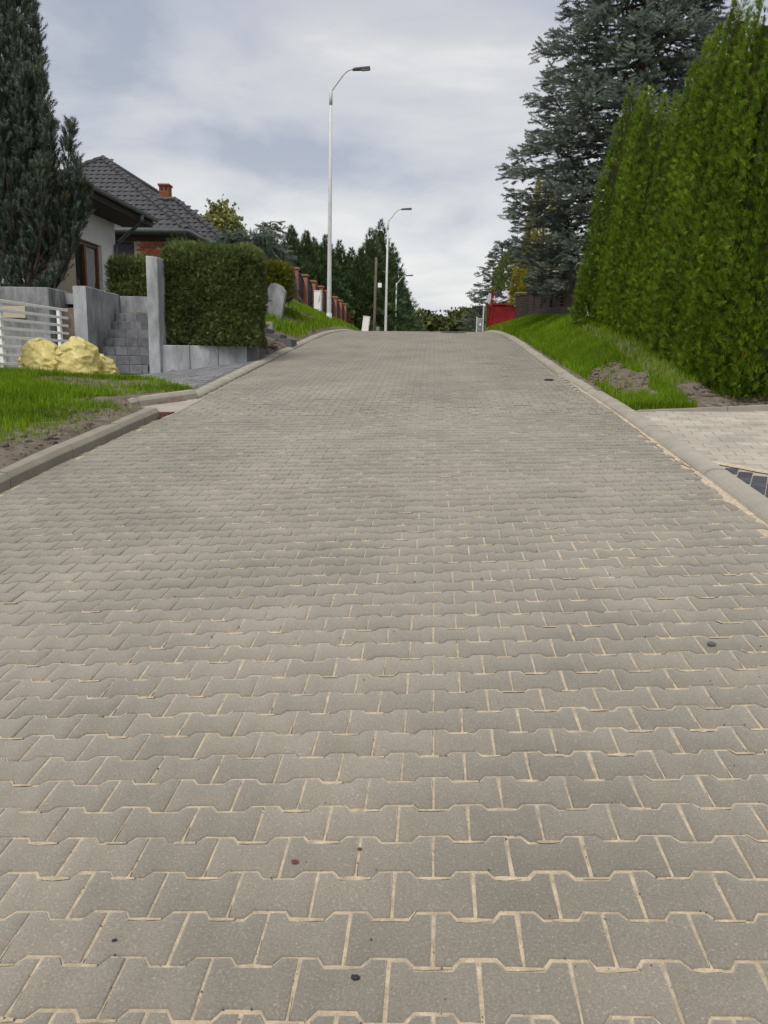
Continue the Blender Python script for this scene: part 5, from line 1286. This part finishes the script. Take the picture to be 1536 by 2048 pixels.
def build_hedges():
    a = pxY(322, 690, 14.35); b = pxY(519, 690, 15.0); zt = pxY(400, 493, 14.6)[2]
    make_hedge('clipped_hedge', 'large clipped box-shaped conifer hedge on the low concrete wall', (a[0], 14.5, a[2]+0.02), (b[0]-0.05, 15.6, zt), 34000, F_hedge, 71, leaf=(0.07, 0.13))
    y = WL['yb']+0.35; p, q = pxY(234, 517, y), pxY(294, 592, y)
    make_hedge('clipped_hedge', 'short clipped hedge behind the top of the stone steps', (p[0]-0.3, y, q[2]-0.25), (q[0]+0.25, y+1.0, p[2]), 6500, F_hedge, 72, leaf=(0.07, 0.12))
    p, q = pxY(524, 528, 22.6), pxY(577, 585, 22.6)
    make_hedge('golden_thuja_bush', 'rounded golden-green thuja bush behind the concrete pier', (p[0], 22.15, q[2]-0.2), (q[0], 23.2, p[2]+0.02), 9000, F_olive, 73, cat='bush', round_=0.42, leaf=(0.08, 0.15))
build_hedges()

# ---------------------------------------------------------------- conifers made of needle brushes
def make_spruce(name, label, base, H, prof, whorl, per, mat, seed, tmpl=SPRUCE, shoot=(0.16, 0.26), zmin=0.6, dens=46, cat='spruce', droop=0.18, group=None, sparse=1.0, trunk_r=0.18, ang_keep=None):
    rs = np.random.default_rng(seed); root = empty(name, base); tag(root, label, cat, group)
    tube('trunk', [(0, 0, -0.4), (0, 0, H*0.5), (0, 0, H*0.97)], [trunk_r, trunk_r*0.6, 0.02], M_bark, root, 10)
    P = []; A = []; Nn = []; Sc = []; Rn = []; bV = []; bF = []
    z = zmin
    while z < H*0.985:
        R = float(np.interp(z, [q[0] for q in prof], [q[1] for q in prof])); nb = max(4, int(per*(0.5+0.5*min(1, R/2))))
        a0 = rs.random()*6.28
        for b in range(nb):
            an = a0+2*np.pi*(b+rs.uniform(-0.3, 0.3))/nb; L = R*rs.uniform(0.66, 1.06)
            if ang_keep and not ang_keep(an): continue
            d = np.array([math.cos(an), math.sin(an), 0]); s_ = np.array([-d[1], d[0], 0]); zz = z+rs.uniform(-0.12, 0.12)
            def pt(s): return d*L*s+np.array([0, 0, zz+L*(0.10*s-droop*2.4*s*s+droop*1.55*s**3)])
            pts = [pt(s) for s in (0, 0.35, 0.7, 0.97)]
            V, F = tube_geo(pts, [0.022+0.012*L, 0.018+0.006*L, 0.012, 0.006], 5, False); k0 = len(bV); bV += V; bF += [tuple(i+k0 for i in f) for f in F]
            m = max(6, int(dens*L/2.2*sparse))
            s = np.sqrt(rs.uniform(0.06, 1.0, m)); side = rs.uniform(-1, 1, m); wdt = (0.34*L*(1.02-s)+0.10)
            base_p = np.array([pt(q) for q in s]); off = s_[None]*(side*wdt)[:, None]
            hang = rs.uniform(-0.26, 0.08, m)*(0.4+np.abs(side))*min(1.0, L/1.5)
            P.append(base_p+off+d[None]*(np.abs(side)*wdt*0.45)[:, None]+np.stack([np.zeros(m), np.zeros(m), hang], -1))
            A.append(d[None]*rs.uniform(0.4, 1, (m, 1))+s_[None]*(side*0.9)[:, None]+np.stack([np.zeros(m), np.zeros(m), rs.uniform(-0.25, 0.35, m)], -1)); Nn.append(rs.normal(0, 1, (m, 3)))
            Sc.append(rs.uniform(*shoot, m)); Rn.append(np.clip(rs.normal(0.38, 0.2, m)+0.25*(s > 0.8), 0, 0.95))
        z += whorl*rs.uniform(0.75, 1.25)*(1.0 if z < H*0.8 else 0.7)
    scatter('foliage', tmpl, np.concatenate(P), np.concatenate(A), np.concatenate(Nn), np.concatenate(Sc), np.concatenate(Rn), mat, root)
    pyobj('branches', bV, bF, M_bark, root)
    return root
def build_right_trees():
    Y = 20.6; b = pxY(1254, 560, Y); zb = float(G(4.8, Y))
    make_spruce('blue_spruce', 'tall blue spruce leaning over the slatted fence and thujas', (b[0], Y, zb), 13.2,
                [(0.8, 2.3), (2.2, 3.0), (3.5, 3.2), (5, 2.95), (6.1, 2.55), (8.5, 2.0), (11, 1.2), (13.2, 0.1)], 0.40, 11, F_spruce, 81, zmin=0.95, dens=78, trunk_r=0.2, shoot=(0.17, 0.30))
    # golden conifer glowing through behind it
    p = pxY(1080, 322, 34.0); g = float(G(p[0], 34.0))
    rs = np.random.default_rng(91); root = empty('golden_cypress', (p[0]+0.3, 34.0, g)); tag(root, 'golden yellow conifer showing through behind the blue spruce', 'conifer'); H = p[2]-g
    tube('trunk', [(0, 0, -0.3), (0, 0, H*0.9)], [0.12, 0.02], M_bark, root, 8); n = 6000
    t = 0.16+0.84*(1-np.sqrt(1-rs.random(n)*0.99)); an = rs.random(n)*6.283; r = 1.25*np.power(1-t**1.5, 0.9)*(0.7+0.35*vnoise(np.cos(an)*3, np.sin(an)*3+t*6, 3))
    rd = np.stack([np.cos(an), np.sin(an), np.zeros(n)], -1); pos = rd*r[:, None]+np.stack([0*t, 0*t, t*H], -1)
    scatter('foliage', FRONDS[0], pos, rd*0.7+[0, 0, 0.6]+rs.normal(0, 0.4, (n, 3)), rs.normal(0, 1, (n, 3)), rs.uniform(0.14, 0.3, n), np.clip(rs.normal(0.55, 0.25, n), 0, 1), F_golden, root)
    # smaller spruce and a round conifer beyond the skip
    Y = 47.0; p = pxY(1006, 478, Y); g = float(G(p[0], Y))
    make_spruce('blue_spruce', 'small pointed spruce standing behind the red skip', (p[0], Y, g), p[2]-g, [(0.4, 2.3), (2.0, 2.1), (4.5, 1.25), (p[2]-g, 0.05)], 0.42, 9, F_spruce, 82, shoot=(0.28, 0.46), dens=26, droop=0.12, zmin=0.4)
    Y = 42.0; p = pxY(1030, 500, Y); g = float(G(p[0], Y)); H = p[2]-g
    root = empty('green_conifer', (p[0]+0.25, Y, g)); tag(root, 'bushy mid-green conifer between the skip and the golden conifer', 'conifer'); n = 5200
    tube('trunk', [(0, 0, -0.3), (0, 0, H*0.8)], [0.12, 0.03], M_bark, root, 8)
    t = rs.random(n)**0.8; an = rs.random(n)*6.283; r = 1.5*np.sqrt(np.clip(1-(2*t-0.9)**2*0.8, 0.02, 1))*(0.65+0.4*vnoise(np.cos(an)*3+4, np.sin(an)*3+t*6, 5))
    rd = np.stack([np.cos(an), np.sin(an), np.zeros(n)], -1); pos = rd*r[:, None]+np.stack([0*t, 0*t, 0.3+t*(H-0.3)], -1)
    scatter('foliage', FRONDS[2], pos, rd*0.8+[0, 0, 0.3]+rs.normal(0, 0.4, (n, 3)), rs.normal(0, 1, (n, 3)), rs.uniform(0.16, 0.34, n), np.clip(rs.normal(0.45, 0.25, n), 0, 0.94), F_hedge, root)
build_right_trees()

# ---------------------------------------------------------------- upright pine on the left
def build_pine():
    Y = 15.5; b = pxY(62, 560, Y); zb = float(G(b[0], Y)); rs = np.random.default_rng(101)
    root = empty('upright_pine', (b[0], Y, zb)); tag(root, 'dense upright blue-green pine in front of the white house', 'pine')
    sc = Y/FPX
    # plumes: (pixel x of tip, pixel y of tip, pixel x of root, pixel y of root, thickness m)
    pl = [(10, -60, 40, 330, 0.28), (48, -90, 58, 330, 0.30), (74, -20, 66, 360, 0.30), (92, 30, 75, 380, 0.28), (112, 132, 88, 420, 0.24), (148, 252, 110, 470, 0.24), (172, 325, 120, 510, 0.22),
          (-30, -40, 30, 350, 0.3), (-60, 40, 20, 380, 0.3), (-90, 130, 10, 420, 0.28), (-120, 240, 0, 480, 0.26), (25, 60, 50, 400, 0.32), (60, 80, 64, 420, 0.34), (86, 150, 78, 450, 0.3), (40, 150, 55, 460, 0.34), (0, 150, 30, 460, 0.34),
          (120, 250, 96, 500, 0.26), (100, 300, 86, 520, 0.3), (70, 240, 68, 500, 0.34), (30, 260, 45, 520, 0.34), (-20, 240, 20, 500, 0.34), (150, 360, 108, 530, 0.24), (130, 390, 100, 550, 0.26), (60, 350, 62, 560, 0.34), (20, 370, 40, 560, 0.34), (168, 430, 110, 560, 0.2),
          (90, 420, 80, 580, 0.3), (-40, 380, 10, 560, 0.34), (145, 470, 96, 575, 0.2), (110, 480, 85, 590, 0.24), (0, 460, 30, 590, 0.3), (50, 470, 58, 590, 0.3), (160, 395, 112, 520, 0.22), (185, 372, 120, 500, 0.18), (140, 540, 80, 590, 0.16), (125, 520, 80, 590, 0.2), (30, 540, 50, 600, 0.26), (-10, 550, 30, 600, 0.26), (75, 545, 66, 600, 0.24)]
    P = []; A = []; S_ = []; R = []; bV = []; bF = []
    tube('trunk', [(0, 0, -0.3), (0, 0, 2.5), (-0.1, 0, 6.5)], [0.13, 0.09, 0.03], M_bark, root, 9)
    for rep in range(2):
        for (tx, ty, rx, ry, th) in pl:
            tx = tx-26 if tx > 40 and ty < 200 else tx-8
            dy = rs.uniform(-0.85, 0.75)*(0.9 if rep else 0.55)
            a = pxY(rx, ry, Y)-np.array([b[0], Y, zb]); e = pxY(tx, ty, Y)-np.array([b[0], Y, zb])
            if rep and (tx > 95 or rs.random() < 0.4): continue
            if rep: e = e+rs.normal(0, 0.16, 3)-[0, 0, 0.25]
            a[1] = dy*0.3; e[1] = dy
            a[2] = max(a[2], 0.15); mid = (a+e)/2+np.array([(e[0]-a[0])*0.22, 0, -0.12])
            V, F = tube_geo([np.array([a[0]*0.3, 0, max(0.1, a[2]-0.3)]), a, mid, e], [0.04, 0.03, 0.02, 0.006], 5, False); k0 = len(bV); bV += V; bF += [tuple(i+k0 for i in f) for f in F]
            L = np.linalg.norm(e-a); m = int(L*92); s = rs.random(m)**0.85
            c = (1-s)[:, None]**2*a+2*(s*(1-s))[:, None]*mid+(s**2)[:, None]*e
            w = th*0.80*np.power(np.clip(np.sin(np.pi*np.clip(s*0.80+0.18, 0, 1)), 0.05, 1), 0.7)
            off = rs.normal(0, 1, (m, 3)); off[:, 2] *= 0.5; off = norm(off)*(w*rs.random(m)**0.4)[:, None]
            P.append(c+off); A.append(off/np.maximum(0.05, w)[:, None]*0.6+np.array([0, 0, 1.0])+rs.normal(0, 0.22, (m, 3))); S_.append(rs.uniform(0.13, 0.22, m)); rr = np.clip(rs.normal(0.42, 0.22, m)+0.2*(s > 0.75), 0, 0.94); R.append(np.where(rs.random(m) < 0.02, 1.0, rr))
    P = np.concatenate(P); A = np.concatenate(A); n = len(P)
    scatter('foliage', BRUSH, P, A, rs.normal(0, 1, (n, 3)), np.concatenate(S_), np.concatenate(R), F_pine, root)
    pyobj('branches', bV, bF, M_bark, root); print('pine shoots', n)
    # low bushy pine peeping over the hedge
    root = empty('dwarf_pine', tuple(pxY(362, 500, 19.5))); o = np.array(root.location); root.location = (o[0], 19.5, float(G(o[0], 19.5))); tag(root, 'dwarf pine with upright shoots showing above the clipped hedge', 'pine')
    zt = pxY(352, 470, 19.5)[2]-root.location[2]; n = 420; u = rs.normal(0, 1, (n, 3)); u[:, 2] = np.abs(u[:, 2]); u = norm(u)*(rs.random((n, 1))**0.35)*[0.52, 0.6, 0.9]
    pos = u+[0, 0, zt-1.0]; scatter('foliage', BRUSH, pos, u*0.5+[0, 0, 1]+rs.normal(0, 0.2, (n, 3)), rs.normal(0, 1, (n, 3)), rs.uniform(0.16, 0.26, n), np.clip(rs.normal(0.45, 0.2, n), 0, 0.94), foliage('dwarf_pine_needle', (0.03, 0.05, 0.02), (0.08, 0.12, 0.05)), root)
    tube('trunk', [(0, 0, -0.3), (0, 0, zt-0.6)], [0.07, 0.03], M_bark, root, 7)
build_pine()

# ---------------------------------------------------------------- weeping cedar, spruce tip, birch behind the hedge
def build_cedar():
    rs = np.random.default_rng(111); Y = 24.0; c = pxY(505, 470, Y); g = float(G(c[0], Y)); root = empty('weeping_cedar', (c[0], Y, g)); tag(root, 'weeping blue cedar with hanging strands behind the clipped hedge', 'cedar'); zt = c[2]-g
    tube('trunk', [(0, 0, -0.3), (0.05, 0, zt*0.6), (0, 0, zt-0.1)], [0.12, 0.09, 0.05], M_bark, root, 8)
    P = []; A = []; bV = []; bF = []
    arms = [(435-505, 480), (455-505, 471), (480-505, 466), (530-505, 468), (550-505, 480), (568-505, 498), (578-505, 515), (470-505, 480), (545-505, 473), (520-505, 476)]
    for i, (dx, yy) in enumerate(arms*2):
        e = np.array([dx*Y/FPX, rs.uniform(-0.8, 0.6), pxY(505+dx, yy, Y)[2]-g+rs.normal(0, 0.04)]); a = np.array([0, 0, zt-0.25]); mid = (a+e)/2+[0, 0, 0.12]
        cur = [(1-s)**2*a+2*s*(1-s)*mid+s*s*e for s in np.linspace(0, 1, 6)]
        V, F = tube_geo(cur, [0.04, 0.035, 0.03, 0.022, 0.016, 0.01], 5, False); k0 = len(bV); bV += V; bF += [tuple(q+k0 for q in f) for f in F]
        for k in range(20):
            s = rs.uniform(0.10, 1); p = (1-s)**2*a+2*s*(1-s)*mid+s*s*e+rs.normal(0, 0.05, 3); L = rs.uniform(0.5, 1.35); sw = rs.normal(0, 0.10, 2)+np.array([np.sign(dx)*0.10, 0])
            m = int(L*16); q = np.linspace(0, 1, m); pts = p+np.stack([sw[0]*q*L, sw[1]*q*L, -L*q], -1)+rs.normal(0, 0.02, (m, 3)); P.append(pts); A.append(np.tile([sw[0], sw[1], -1.0], (m, 1))+rs.normal(0, 0.35, (m, 3)))
        m = 14; q = rs.random(m); pts = np.array([(1-s)**2*a+2*s*(1-s)*mid+s*s*e for s in q])+rs.normal(0, 0.05, (m, 3)); P.append(pts); A.append(np.tile(e-a, (m, 1))+rs.normal(0, 0.3, (m, 3)))
    P = np.concatenate(P); A = np.concatenate(A); n = len(P)
    scatter('foliage', SPRUCE, P, A, rs.normal(0, 1, (n, 3)), rs.uniform(0.18, 0.28, n), np.clip(rs.normal(0.55, 0.25, n), 0, 1), F_cedar, root); pyobj('branches', bV, bF, M_bark, root)
    Y = 33.0; p = pxY(541, 438, Y); g = float(G(p[0], Y)); H = p[2]-g
    make_spruce('blue_spruce', 'broad blue spruce crown rising behind the weeping cedar', (p[0], Y, g), H, [(0.5, 2.0), (H-2.2, 1.35), (H-0.8, 0.75), (H, 0.15)], 0.32, 10, F_spruce, 83, shoot=(0.22, 0.36), dens=26, zmin=1.6, droop=0.05)
    # birch
    Y = 44.0; p = pxY(446, 408, Y); g = 2.6; H = p[2]-g; root = empty('birch_tree', (p[0], Y, g)); tag(root, 'yellow-green birch crown behind the brick house roof', 'birch')
    tube('trunk', [(0, 0, -0.5), (0.1, 0, H*0.5), (0, 0, H*0.95)], [0.15, 0.09, 0.02], M_plastic, root, 8); n = 11000
    bV = []; bF = []
    cl = rs.normal(0, 1, (46, 3)); cl = norm(cl)*rs.random((46, 1))**0.4*[1.15, 1.15, 1.7]+[0.0, 0, H-1.75]; cl[:, 0] *= np.interp(cl[:, 2], [H-3, H-1, H], [1.25, 1.0, 0.35])
    for q in cl:
        V, F = tube_geo([(0, 0, max(1.5, q[2]-1.2)), q*[0.6, 0.6, 1]-[0, 0, 0.2], q], [0.03, 0.018, 0.006], 4, False); k0 = len(bV); bV += V; bF += [tuple(i+k0 for i in f) for f in F]
    pos = cl[rs.integers(0, 46, n)]+rs.normal(0, 1, (n, 3))*[0.22, 0.22, 0.36]-[0, 0, 0.15]
    scatter('foliage', TUFT, pos, rs.normal(0, 0.6, (n, 3))+[0, 0, -0.7], rs.normal(0, 1, (n, 3)), rs.uniform(0.16, 0.30, n), rs.random(n), F_birch, root); pyobj('branches', bV, bF, M_bark, root)
build_cedar()

# ---------------------------------------------------------------- dark conifers along the road
def make_dark(p, g, Y, R, seed, label, n=5200, X=None):
    rs = np.random.default_rng(seed); H = p[2]-g; root = empty('dark_conifer', (p[0] if X is None else X, Y, g)); tag(root, label, 'conifer', 'dark conifers beyond the brick fence')
    tube('trunk', [(0, 0, -0.5), (0, 0, H*0.95)], [0.2, 0.02], M_bark, root, 7)
    t = 1-np.sqrt(1-rs.random(n)*0.998); t = np.where(rs.random(n) < 0.2, rs.random(n), t); an = rs.random(n)*6.283
    ly = (0.5+0.5*np.sin(t*H*4.2+np.round(an*1.6)*1.7+seed))**2; R = R*1.3; r = R*np.power(1-t, 0.98)*np.minimum(1, 0.7+t/0.1*0.3)*(0.50+0.42*ly+0.35*vnoise(np.cos(an)*2.5+seed, np.sin(an)*2.5+t*H*0.8, seed))*(1-0.25*rs.random(n)**2)+0.03
    rd = np.stack([np.cos(an), np.sin(an), np.zeros(n)], -1); pos = rd*r[:, None]+np.stack([0*t, 0*t, t*H], -1)
    ax = rd*1.0+np.array([0, 0, 1.0])*(rs.normal(0.40, 0.35, n)+1.0*t**2)[:, None]+rs.normal(0, 0.3, (n, 3))
    scatter('foliage', FRONDS[1], pos, ax, np.array([0, 0, 1.0])+rs.normal(0, 0.7, (n, 3)), rs.uniform(0.34, 0.70, n)*np.interp(t, [0, 0.85, 1], [1, 0.8, 0.55]), np.clip(rs.normal(0.4, 0.24, n)+0.15*(ly-0.5), 0, 1), F_dark, root)
    core('dark_core', [(H*(0.02+0.9*k/10), R*(1-0.02-0.9*k/10)**0.98*0.55) for k in range(11)], F_core, root, 10, seed)  # dark filler cone added so the crown is opaque
def build_darks():
    spec = [(583, 455, 56, 2.3, 'dark conifer nearest the weeping cedar above the brick fence'), (613, 465, 58, 1.9, 'second dark conifer from the weeping cedar'), (629, 478, 62, 1.9, 'short dark conifer between two taller tips behind the fence'),
            (652, 473, 60, 2.0, 'dark conifer partly hidden by the lone galvanised lamp'), (679, 484, 64, 2.1, 'dark conifer right beside the lone lamp pole'), (703, 498, 67, 2.3, 'lower dark conifer filling the gap beside the wooden pole group'),
            (742, 458, 66, 3.0, 'tall dark conifer behind the wooden utility pole'), (762, 440, 70, 3.1, 'tallest dark conifer, with a pointed top beside the second lamp'), (786, 488, 74, 2.9, 'dark conifer leaning out past the second lamp'), (722, 500, 63, 2.3, 'dark conifer to the fence side of the wooden pole'),
            (800, 556, 80, 2.2, 'low dark conifer behind the third lamp'), (812, 582, 94, 2.3, 'dark conifer next to the distant broadleaf trees'), (820, 605, 108, 2.3, 'last and lowest dark conifer of the roadside row')]
    for i, (x, y, Y, R, lab) in enumerate(spec):
        p = pxY(x, y, float(Y)); g = float(G(p[0], Y)); make_dark(p, min(g, 2.8), float(Y), R, 130+i, lab, 4600)
build_darks()

# ---------------------------------------------------------------- broadleaf trees down the road
def build_far_trees():
    rs = np.random.default_rng(160)
    spec = [(852, 622, 150, 5.0, 0), (872, 632, 165, 5.5, 1), (893, 636, 175, 5.0, 0), (915, 624, 150, 5.0, 1), (934, 617, 170, 5.0, 2), (950, 625, 140, 4.5, 0), (966, 618, 120, 3.6, 1), (905, 640, 210, 7, 2), (838, 636, 190, 6, 1)]
    labs = ['olive broadleaf tree beside the last dark conifer', 'low rounded tree left of the gap in the far treeline', 'low tree in the dip of the far treeline', 'broadleaf tree rising right after the dip of the far treeline', 'dark-topped tree standing highest in the far treeline', 'olive tree between the highest far tree and the green gate', 'leafy tree directly behind the green gate', 'most distant hazy tree filling the dip of the treeline', 'tree half hidden by the last dark conifer']
    for i, (x, y, Y, R, k) in enumerate(spec):
        p = pxY(x, y, float(Y)); g = float(G(p[0], Y)); H = p[2]-g; root = empty('broadleaf_tree', (p[0], Y, g)); tag(root, labs[i], 'tree', 'far trees down the road')
        tube('trunk', [(0, 0, -0.5), (0, 0, H*0.7)], [0.25, 0.1], M_bark, root, 7); n = 2200
        cl = norm(rs.normal(0, 1, (30, 3)))*rs.random((30, 1))**0.35*[R*0.8, R*0.8, H*0.38]+[0, 0, H*0.56]; cl[0] = [0, 0, H*0.95]
        pos = cl[rs.integers(0, 30, n)]+rs.normal(0, 1, (n, 3))*[R*0.17, R*0.17, H*0.07]; pos[:, 2] = np.clip(pos[:, 2], 0.1, H)
        scatter('crown', TUFT, pos, rs.normal(0, 1, (n, 3)), rs.normal(0, 1, (n, 3)), rs.uniform(0.5, 1.0, n), rs.random(n), F_broad, root)
        bV = []; bF = []
        for q in cl[:10]:
            V, F = tube_geo([(0, 0, H*0.25), q], [0.12, 0.03], 5, False); k0 = len(bV); bV += V; bF += [tuple(j+k0 for j in f) for f in F]
        pyobj('limbs', bV, bF, M_bark, root)
build_far_trees()

# ---------------------------------------------------------------- grass
def blades(name, label, X, Y, h, w, seed, lean=0.45, zoff=0.0):
    rs = np.random.default_rng(seed); n = len(X); Z = G(X, Y)+zoff-0.01
    an = rs.random(n)*6.283; dx, dy = np.cos(an), np.sin(an); la = rs.random(n)*6.283; ln = h*lean*rs.random(n)
    lx, ly = np.cos(la)*ln, np.sin(la)*ln
    def P(fr, s, wf): return np.stack([X+lx*fr**1.8+dx*w*s*wf, Y+ly*fr**1.8+dy*w*s*wf, Z+h*fr*(1-0.12*fr*(ln/np.maximum(h, 1e-6)))], -1)
    V = np.stack([P(0, -1, 1), P(0, 1, 1), P(0.55, 1, 0.8), P(0.55, -1, 0.8), P(1.0, 0, 0)], 1).reshape(-1, 3)
    b = np.arange(n)*5; loops = np.stack([b, b+1, b+2, b+3, b+3, b+2, b+4], -1).ravel(); starts = np.stack([np.arange(n)*7, np.arange(n)*7+4], -1).ravel()
    rn = np.repeat(np.clip(0.5*rs.random(n)+0.5*fbm(X*1.5, Y*1.5, 7), 0, 1), 5)
    o = mobj(name, raw_mesh(name, V, loops, starts, rn), F_grass); stuff(o); o['label'] = label; return o
def build_grass():
    rs = np.random.default_rng(201)
    # lawn left of the near kerb
    n = 140000; X = rs.uniform(-8.4, -3.2, n); Y = rs.uniform(4.2, 14.25, n); d = XL(Y)-KW-X
    bare = sstep(0.0, 0.95, d+0.55*(fbm(X*1.3, Y*1.3, 61)-0.5)+0.7*sstep(8.2, 9.0, Y))
    bare = np.maximum(bare, 0.10*(fbm(X*3, Y*3, 5) > 0.5)); patch = sstep(0.24, 0.40, fbm(X*0.9+3, Y*0.9, 66)); 
    k = (d > 0.01) & (rs.random(n) < bare*(0.15+0.85*patch)) & ~inpoly(X, Y, WALK) & ~inpoly(X, Y, [(-3.0, 8.82), (-4.25, 8.82), (-3.92, 9.9), (-3.0, 10.9)])
    e = np.array([(-3.36, 10.0), (-5.15, 12.96), (-6.3, 13.4)])
    k &= ~((Y > np.interp(X, [-6.4, -4.97, -3.36], [13.02, 12.28, 10.85])) & (X > -6.4) & (X < -3.2))
    X, Y, q = X[k], Y[k], bare[k]; hh = (0.045+0.10*rs.random(len(X))**1.3*np.clip(q, 0.2, 1)*(0.5+0.9*fbm(X*1.1, Y*1.1, 68))*np.where((X > -5.6) & (Y > 10.2), 0.55, 1.0))
    blades('lawn_grass', 'bright green lawn grass on the left verge', X, Y, hh, 0.0036+0.0022*rs.random(len(X)), 202)
    # left bank beyond the hedge
    n = 62000; X = rs.uniform(-7.4, -3.1, n); Y = rs.uniform(17.3, 60, n); d = XL(Y)-KW-X
    bare = sstep(0.30, 0.44, fbm(X*0.8+1, Y*0.5, 71))*sstep(3.6, 3.95, -X)*(1-sstep(25.5, 28.5, Y))*sstep(20.8, 21.6, Y)
    k = (d > 0.02) & (rs.random(n) > bare*0.93) & ~((Y < 19.2) & (X > -4.0)) & ~((Y < 18.4)) & (rs.random(n) < np.interp(d, [0, 0.5], [0.35, 1]))
    X, Y = X[k], Y[k]; blades('bank_grass', 'green grass on the bank below the brick fence', X, Y, 0.09+0.14*rs.random(len(X)), 0.011+0.007*rs.random(len(X)), 203)
    # right verge
    n = 85000; X = rs.uniform(2.1, 3.4, n); Y = 9.06+rs.random(n)**1.5*24; d = X-XR(Y)-KW
    soil = ((X-2.62)/0.36)**2+((Y-11.1)/1.35)**2+1.6*(fbm(X*2.5, Y*2.5, 75)-0.5) < 0.8
    k = (d > -0.01) & ~(soil & (rs.random(n) > 0.02)) & (rs.random(n) < np.interp(d, [0, 0.12], [0.85, 1])) & ~((X > 2.95+0.2*(Y > 17)) & (Y < 16.5) & (rs.random(n) > 0.25)) & ~((Y > 9) & (Y < 10.0) & (X > 3.05))
    X, Y = X[k], Y[k]; blades('verge_grass', 'lush green grass on the right verge under the thujas', X, Y, (0.05+0.11*rs.random(len(X))**1.2)*np.interp(Y, [9, 12, 30], [0.9, 1.0, 1.3]), (0.0036+0.003*rs.random(len(X)))*np.interp(Y, [9, 30], [1, 2.2]), 204)
    # clods on bare soil
    bm = bmesh.new(); bmesh.ops.create_icosphere(bm, subdivisions=1, radius=1.0); v0 = np.array([v.co[:] for v in bm.verts]); f0 = np.array([[v.index for v in f.verts] for f in bm.faces]); bm.free()
    pts = []
    for (x0, x1, y0, y1, m) in ((-4.2, -3.5, 4.6, 9.0, 900), (2.3, 2.95, 9.8, 12.3, 320), (2.9, 4.3, 9.1, 9.9, 420), (-4.0, -3.4, 16.3, 18.3, 260), (-5.6, -4.3, 21, 26, 320)):
        pts.append(np.stack([rs.uniform(x0, x1, m), rs.uniform(y0, y1, m)], -1))
    pts = np.concatenate(pts); ok = (pts[:, 0] < XL(pts[:, 1])-KW-0.02) | (pts[:, 0] > XR(pts[:, 1])+KW+0.02); pts = pts[ok]; V = []; F = []
    for i, (x, y) in enumerate(pts):
        s = rs.gamma(2.0, 0.0055)*(1+0.03*y)*rs.uniform(0.6, 1.4, 3)*[1, 1, 0.6]; V.append(v0*(1+0.5*(rs.random((len(v0), 1))-0.5))*s+[x, y, float(G(x, y))+s[2]*0.3]); F.append(f0+i*len(v0))
    o = mobj('soil_clods', tri_mesh('soil_clods', np.concatenate(V), np.concatenate(F)), M_soil); stuff(o); o['label'] = 'crumbled soil clods on the bare verge patches'
build_grass()
